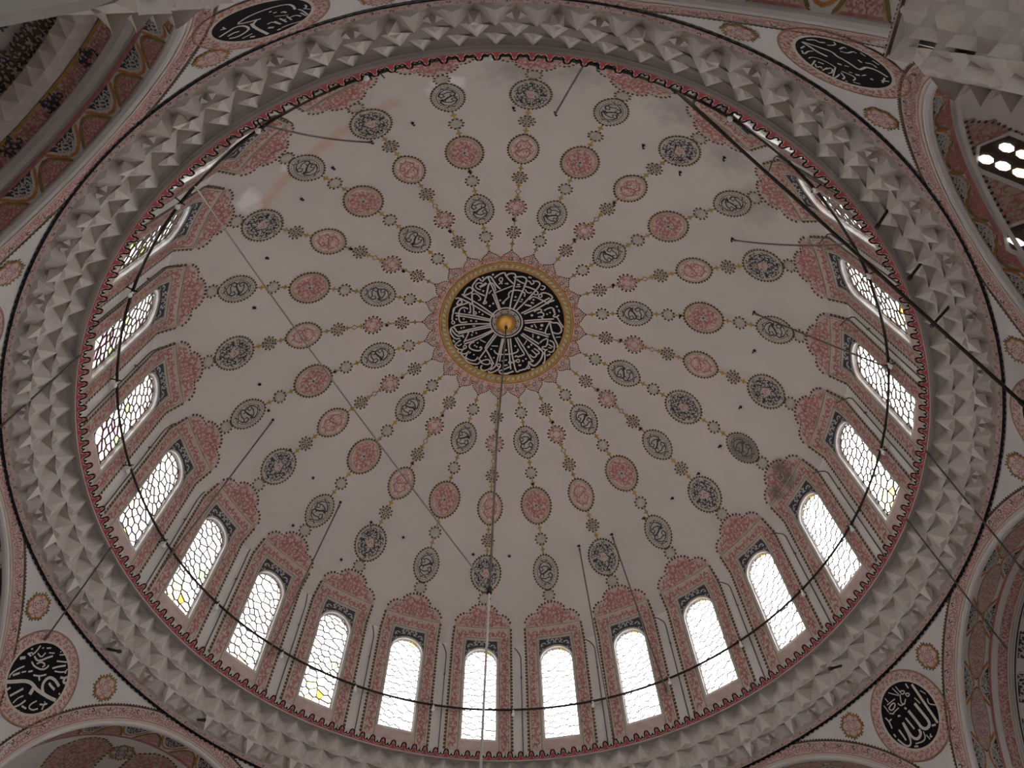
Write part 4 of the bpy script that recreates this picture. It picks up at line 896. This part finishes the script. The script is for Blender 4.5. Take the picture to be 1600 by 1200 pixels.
            def pn(m_):
                rr = random.Random(3)
                for i in range(7):
                    for s in (-.55, .5):
                        c = tw(.18 + i*.235 + (0 if s < 0 else .11), s*hw*.86); a = .105; b = hw*.24
                        P = [(c[0] + ux*a*math.cos(q) + vx*b*math.sin(q), c[1] + uy*a*math.cos(q) + vy*b*math.sin(q)) for q in [2*math.pi*j/8 for j in range(8)]]
                        m_.fan(P, .028, 'litpane' if rr.random() < .6 else 'litamber')
            m_ = MB(shmap); pn(m_); m_.build('glass_pane', wo)
    if k == 15:
        X = [-full + 2*full*i/60 for i in range(61)]
        def r1(m_):
            pr = [(.0, 0), (.0, .09), (.05, .11), (.11, .11), (.13, .06), (.13, 0)]
            rows = [[m_.P(x, y, h) for x in X] for y, h in pr]
            for a, b in zip(rows, rows[1:]):
                for i in range(60): m_.face((a[i], a[i+1], b[i+1], b[i]), 'grey')
        shell_part('rib', r1)
        def r2(m_):
            m_.band([(x, .13) for x in X], [(x, .26) for x in X], .02, 'pink2', closed=False)
            scrolls(m_, lambda x, y: True, (-full, full, .13, .26), .062, .017, .025, 'rose', 3); scrolls(m_, lambda x, y: math.sin(x*9) > .45, (-full, full, .15, .25), .07, .020, .027, 'ink', 8)
            m_.ribbon([(x, .275) for x in X], .03, .024, 'gold')
        shell_part('rose_band', r2)
        for i in range(-12, 12):
            def mq(m_, i=i):
                c_ = (i+.5)*.265; q = .1325
                a0, a1, a2 = m_.P(c_-q, .30, .03), m_.P(c_, .30, .02), m_.P(c_+q, .30, .03)
                b0, b1, b2 = m_.P(c_-q, .40, .20), m_.P(c_, .42, .05), m_.P(c_+q, .40, .20)
                d0, d1, d2 = m_.P(c_-q, .56, .10), m_.P(c_, .56, .16), m_.P(c_+q, .56, .10)
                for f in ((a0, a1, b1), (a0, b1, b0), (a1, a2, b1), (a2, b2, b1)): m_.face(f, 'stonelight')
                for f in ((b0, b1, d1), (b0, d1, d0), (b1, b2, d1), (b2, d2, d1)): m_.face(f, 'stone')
            shell_part('muqarnas_cell', mq)
        def r3(m_):
            m_.band([(x, .56) for x in X], [(x, .74) for x in X], .05, 'greytan', closed=False)
            scrolls(m_, lambda x, y: True, (-full, full, .57, .74), .075, .022, .055, 'ink', 5, m2='dot')
            m_.fill([.74, 1.2, 1.7, 2.2, 2.6], lambda y: -2.6, lambda y: 2.6, 20, .01, 'grey')
            for c_ in (-.9, .35, 1.5):
                P = [(c_+.42*math.cos(t), 1.05+.17*math.sin(t)) for t in [2*math.pi*j/16 for j in range(16)]]; m_.conform(P, .016, 'greytan', 12, 4); scrolls(m_, inpoly(P), (c_-.42, c_+.42, .86, 1.24), .10, .028, .022, 'ink', 7)
        shell_part('inner_band', r3)
    # apse wall below, with an unseen opening added to let sky light in
    mb = MB(lambda x, y, h: (de*U + AH*math.cos(x/AH), AH*math.sin(x/AH), y))
    seg = [(-full, -1.6), (-1.6, -.6), (-.6, .6), (.6, 1.6), (1.6, full)]
    for i, (a, b) in enumerate(seg):
        if i == 2:
            for z0_, z1_ in ((ZFLOOR, -8.6), (-5.6, ZAS)): mb.fill([z0_, z1_], lambda y: a, lambda y: b, 6, 0, 'lower')
        else: mb.fill([ZFLOOR, ZAS], lambda y: a, lambda y: b, 6, 0, 'lower')
    for s in (-1, 1):                       # jambs
        mb.raw(((DA*U, s*AH, ZFLOOR), (de*U, s*AH, ZFLOOR), (de*U, s*AH, ZAS), (DA*U, s*AH, ZAS)), 'lower')
    wo = mb.build('wall_apse', None, rz=th); tag(wo, 'plain apse wall below the %s semi-dome' % AWHERE[k], 'wall', kind='structure')
# ------------------------------------------------------------------ piers, and the muqarnas frieze with its painted string course round each bay
for p0 in (1, 4, 7, 10, 13, 16, 19, 22):
    th = theta(p0+.5); rp = math.hypot(DA, HA)*U; ah = PHALF - math.atan2(HA, DA); wd = rp*math.sin(ah); X = rp*math.cos(ah)
    mb = MB(ident); mb.raw(((X, -wd, ZFLOOR), (X, wd, ZFLOOR), (X, wd, ZAS+.05), (X, -wd, ZAS+.05)), 'lower')
    po = mb.build('wall_pier', None, rz=th); tag(po, 'slim pier under the pendentive ' + PWHERE[p0].split(',')[0], 'pier', kind='structure')
    for tier in range(7 if p0 in (10, 13) else 3):   # front of the capital
        zt = -.485*U - tier*.22; zb = zt - .22; pj = .10 - .014*tier
        mb = MB(ident); q = wd + .14; pj += .015
        a0, m0, b0 = (X-pj+.05, -q, zb), (X-pj+.02, 0, zb), (X-pj+.05, q, zb); a1, m1, b1 = (X-pj+.03, -q, zt), (X-pj-.05, 0, zt), (X-pj+.03, q, zt)
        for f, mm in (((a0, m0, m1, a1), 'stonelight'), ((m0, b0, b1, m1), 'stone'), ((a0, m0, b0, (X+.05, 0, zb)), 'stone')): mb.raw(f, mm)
        mb.build('muqarnas_cell', po)
for k in range(0, 24, 3):
    de = DEND.get(k, 1.195); jl = (de - DA)*U + .12; LT = math.pi*AH; tot = LT + 2*jl
    def bay(s, h, de=de, jl=jl):            # plan position at distance s along the wall of the bay, h towards its middle
        if s < jl: return (DA*U - .12 + s, -AH + h)
        if s > jl + LT: return (DA*U - .12 + (tot - s), AH - h)
        t = (s - jl)/AH - math.pi/2; return (de*U + (AH-h)*math.cos(t), (AH-h)*math.sin(t))
    fz = link('wall_frieze', None, None, rz=theta(k)); fz.empty_display_size = .2
    tag(fz, 'muqarnas frieze with painted string course in the %s bay' % AWHERE[k], 'frieze', kind='structure')
    nc = 28; cwid = tot/nc
    def cellf(s, zt, pj):
        mb = MB(ident); H = cwid/2; z = lambda ss, h, zz: (*bay(min(max(ss, 0), tot), h), zz); zb = zt - .22
        bl = [z(s + H*u, pj - .065, zb) for u in (-1, -.5, 0, .5, 1)]
        lo = [z(s + H*u, pj - d, zb + .05) for u, d in ((-1, .045), (-.5, .075), (0, .085), (.5, .075), (1, .045))]
        md = [z(s + H*u, pj - d, zb + .14) for u, d in ((-1, .005), (-.5, .055), (0, .075), (.5, .055), (1, .005))]
        tp = [z(s + H*u, pj - d, zt) for u, d in ((-1, -.045), (-.55, .0), (0, .035), (.55, .0), (1, -.045))]
        for A_, B_ in ((bl, lo), (lo, md), (md, tp)):
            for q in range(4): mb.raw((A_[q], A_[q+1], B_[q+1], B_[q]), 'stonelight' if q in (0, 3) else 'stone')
        mb.raw(tp + [z(s+H, -.1, zt), z(s-H, -.1, zt)], 'stone')
        return mb
    for tier in range(7 if k in (9, 12, 15) else 3):
        for i in range(nc - (tier % 2)):
            s = cwid*(i + (1.0 if tier % 2 else .5))
            cellf(s, -.485*U - tier*.22, .21 - .026*tier).build('muqarnas_cell', fz)
    mb = MB(ident); zz = -.487*U; N = 150
    for i in range(N):
        s0, s1 = tot*i/N, tot*(i+1)/N
        for (h0, z0_), (h1, z1_), mm in (((.235, 0), (.245, .04), 'dot'), ((.245, .04), (.235, .09), 'pink'), ((.235, .09), (.205, .15), 'pink2'), ((.205, .15), (.055, .24), 'white')):
            mb.raw(((*bay(s0, h0), zz+z0_), (*bay(s1, h0), zz+z0_), (*bay(s1, h1), zz+z1_), (*bay(s0, h1), zz+z1_)), mm)
        sm_ = (s0+s1)/2; sa, sb = s0*.8+s1*.2, s0*.2+s1*.8
        mb.raw(((*bay(s0, .190), zz+.17), (*bay(sa, .232), zz+.12), (*bay(sb, .232), zz+.12), (*bay(s1, .190), zz+.17), (*bay(sb, .202), zz+.165), (*bay(sm_, .222), zz+.142), (*bay(sa, .202), zz+.165)), 'black')
        mb.raw(((*bay(s0, .242), zz+.075), (*bay(sm_, .252), zz+.045), (*bay(s1, .242), zz+.075), (*bay(sm_, .246), zz+.06)), 'rose')
        mb.raw(((*bay(s0, .235), zz), (*bay(s1, .235), zz), (*bay(s1, 0), zz), (*bay(s0, 0), zz)), 'stone')
    mb.build('painted_string_course', fz)
mb = MB(ident); mb.v = []
mb.fan(circ(12.0, 64), ZFLOOR, 'carpet'); fl = mb.build('floor', None); tag(fl, 'red carpeted prayer hall floor far below the dome', 'floor', kind='structure')

# ================================================================== THINGS hung in the dome
RH, ZH = .974*U, .160*U
hoop = link('iron_hoop', None); hoop.empty_display_size = .2
tag(hoop, 'large dark iron lamp hoop hung in a ring in front of the drum windows', 'lamp ring')
mb = MB(ident); n = 120
A = [(RH*math.cos(2*math.pi*i/n), RH*math.sin(2*math.pi*i/n), ZH + .03*math.sin(2*math.pi*i/n*8)*.15) for i in range(n)]
rings = []
for i, p in enumerate(A):
    a = 2*math.pi*i/n; rings.append([mb.P(p[0]+.021*math.cos(t)*math.cos(a), p[1]+.021*math.cos(t)*math.sin(a), p[2]+.021*math.sin(t)) for t in [2*math.pi*j/6 for j in range(6)]])
for A_, B_ in zip(rings, rings[1:]+rings[:1]):
    for j in range(6): q = (j+1) % 6; mb.face((A_[j], A_[q], B_[q], B_[j]), 'iron')
mb.build('hoop_rod', hoop, smooth=True)
mb = MB(ident); mb.lathe([(.001, .0), (.018, -.004), (.018, -.05), (.030, -.075), (.036, -.10), (.030, -.125), (.001, -.14)], 'bulb', 10); bme = mb.mesh('lamp_bulb', True)
mb = MB(ident); mb.tube([(-.06, 0, 0), (.16, 0, .0)], .010, 'iron'); brk = mb.mesh('wall_stay')
for k in range(24):
    a = theta(k+.42); link('lamp_bulb', bme, hoop, ((RH-.01)*math.cos(a), (RH-.01)*math.sin(a), ZH-.015), a)
    a = theta(k+.40); link('wall_stay', brk, hoop, (RH*math.cos(a), RH*math.sin(a), ZH), a)
def rod_mesh(v):
    mb = MB(ident); c = wmap(0, .1, .02)
    hk = [(wmap(0, z, .035)) for z in (.03, .6, 1.2, 1.8, 2.20)] + [wmap(-.02, 2.27, .06), wmap(-.08, 2.31, .16), wmap(-.13, 2.29 - .02*v, .25)]
    mb.tube(hk, .0115, 'ironw', 6); r_ = mb.mesh('rod')
    mb = MB(ident); mb.tube([wmap(0, 1.75, -.002), wmap(0, 1.75, .05)], .018, 'ironw', 6)
    return r_, mb.mesh('rod_clip')
rm, rc = rod_mesh(0)
for k in range(24):
    o = link('hooked_rod', None, None, rz=theta(k+.53)); o.empty_display_size = .1
    link('rod', rm, o); link('rod_clip', rc, o)
    tag(o, 'hooked iron rod just right of the window ' + place_word(k).replace(' of the bottom', ' of bottom'), 'rod', 'hooked iron rods on the drum piers')
# central chain with brass boss
hc = link('hanging_cable', None, None, (0, 0, 0)); hc.empty_display_size = .2
tag(hc, 'long dark chandelier cable dropping from the gilt boss at the crown', 'cable')
zt_ = ZC + RHO
mb = MB(ident); mb.lathe([(.001, -.035), (.19, -.035), (.205, -.045), (.205, -.055), (.195, -.07), (.17, -.105), (.13, -.145), (.07, -.18), (.03, -.20), (.001, -.205)], 'brass', 28, (.0, -.03, zt_)); mb.build('brass_boss', hc, smooth=True)
mb = MB(ident); mb.lathe([(.001, -.20), (.035, -.205), (.035, -.25), (.02, -.28), (.001, -.28)], 'iron', 12, (.0, -.03, zt_)); mb.build('socket', hc)
cabl = [(0, -.03, zt_-.24), (-.01, .04, 3.53), (-.04, .12, 1.59), (-.06, .18, -1.68), (-.06, .19, -1.95), (-.08, .23, -4.23), (-.08, .24, -4.9), (-.09, .26, -6.2)]
mb = MB(ident); mb.tube(cabl[:5], .016, 'ironw', 6); mb.build('upper_cable', hc)
mb = MB(ident); mb.tube(cabl[4:], .014, 'wirepale', 6); mb.build('lower_flex', hc, label='pale lower length of the cable')
mb = MB(ident); mb.lathe([(.001, .07), (.035, .05), (.035, -.05), (.001, -.07)], 'iron', 8, (-.06, .19, -1.93)); mb.build('coupling', hc)
# chandelier the cable carries, below the picture
def P_(k, r, z): a = theta(k); return Vector((r*U*math.cos(a), r*U*math.sin(a), z*U))
def D_(k, phi, h=.1): return Vector(rot(frame_map(phi)[1], theta(k)))*1.0 - Vector((0, 0, h))
def line(name, a, b, rad, m, label, cat='wire', sag=0.0, n=10, group=None):
    a, b = Vector(a), Vector(b); o = link(name, None, None, a); o.empty_display_size = .1
    pts = [(b-a)*(i/n) - Vector((0, 0, sag*4*(i/n)*(1-i/n))) for i in range(n+1)]
    mb = MB(ident); mb.tube(pts, rad, m, 6); mb.build('strand', o)
    d = (pts[1]-pts[0]).normalized(); d2 = (pts[-1]-pts[-2]).normalized()
    for p, q in ((d*-.02, d*.06), (pts[-1]-d2*.06, pts[-1]+d2*.02)): mb = MB(ident); mb.tube([p, q], rad*1.5, m, 6); mb.build('end_clamp', o)
    tag(o, label, cat, group); return o
line('grey_wire', P_(15.2, .974, .16), (-.06, .19, -1.91), .010, 'wire', 'thin grey wire stretched from the hoop at upper left to the central cable', 'wire', .10, 14)
line('power_cable', P_(10.93, .974, .165), P_(7.56, 1.113, -.170), .024, 'iron', 'thick dark power cable slanting across the right side of the cornice', 'cable', .12, 14)
line('stay_wire', P_(6.80, 1.0, -.002), P_(6.22, 1.138, -.232), .013, 'ironw', 'dark stay wire over the right side of the cornice, upper of two', 'wire', .02)
line('stay_wire', P_(6.02, 1.0, -.002), P_(5.60, 1.15, -.285), .013, 'ironw', 'dark stay wire over the lower right of the cornice, lower of two', 'wire', .02)
line('stay_wire', P_(16.82, 1.0, -.002), P_(17.33, 1.095, -.125), .012, 'ironw', 'dark stay wire over the left side of the cornice', 'wire', .02)
line('stay_wire', P_(18.93, 1.0, -.002), P_(19.26, 1.122, -.192), .012, 'ironw', 'dark stay wire running from the rim to the lower left roundel', 'wire', .02)
CG = 'cords from dome hooks to the hoop'
for kd, kh, zh, sag, lab in ((14.16, 14.37, .16, .18, 'slack dark cord looping from dome hook to hoop at top left'), (11.65, 11.68, .16, -.0, 'slack dark cord curving from dome hook to hoop at top right'), (8.47, 8.75, .165, .16, 'dark cord sagging from dome hook to hoop at right, over a window crest'), (7.23, 7.35, .165, .02, 'dark cord from dome hook to hoop at right, below the sagging one'),
        (19.3, 19.55, .10, 0, 'straight cord from dome hook to hoop at left'), (21.2, 21.25, .12, 0, 'straight cord from dome hook to hoop at lower left'), (1.65, 1.62, .02, 0, 'straight cord from dome hook down the drum, first right of bottom centre'), (2.27, 2.35, .12, 0, 'straight cord from dome hook at lower right through a medallion')):
    b = P_(kh, .975, zh)
    line('lamp_cord', D_(kd, 43.5), b, .014, 'ironw', lab, 'cord', sag, 12, CG)
for k, z, lab in ((9.27, .0, 'upper right, nearest the top'), (8.74, -.02, 'right, second down'), (8.31, -.05, 'right, third down'), (4.3, -.05, 'lower right'), (20.93, -.09, 'lower left, nearest the bottom'), (19.77, -.10, 'lower left, above the other')):
    zz = max(min(z, -.03), -.10); rr = 1.094 if zz < -.08 else 1.062
    a = P_(k, rr, zz); b = P_(k-.02, rr-.06, zz-.035); o = link('iron_peg', None, None, a); o.empty_display_size = .1
    mb = MB(ident); mb.tube([Vector((0, 0, 0)), (b-a)], .020, 'iron', 6); mb.build('shank', o)
    mb = MB(ident); d = (b-a).normalized(); mb.tube([b-a-d*.02, b-a+d*.03], .030, 'iron', 6); mb.build('peg_head', o)
    tag(o, 'short dark iron peg sticking out of the muqarnas cornice, ' + lab, 'peg', 'iron pegs in the cornice')
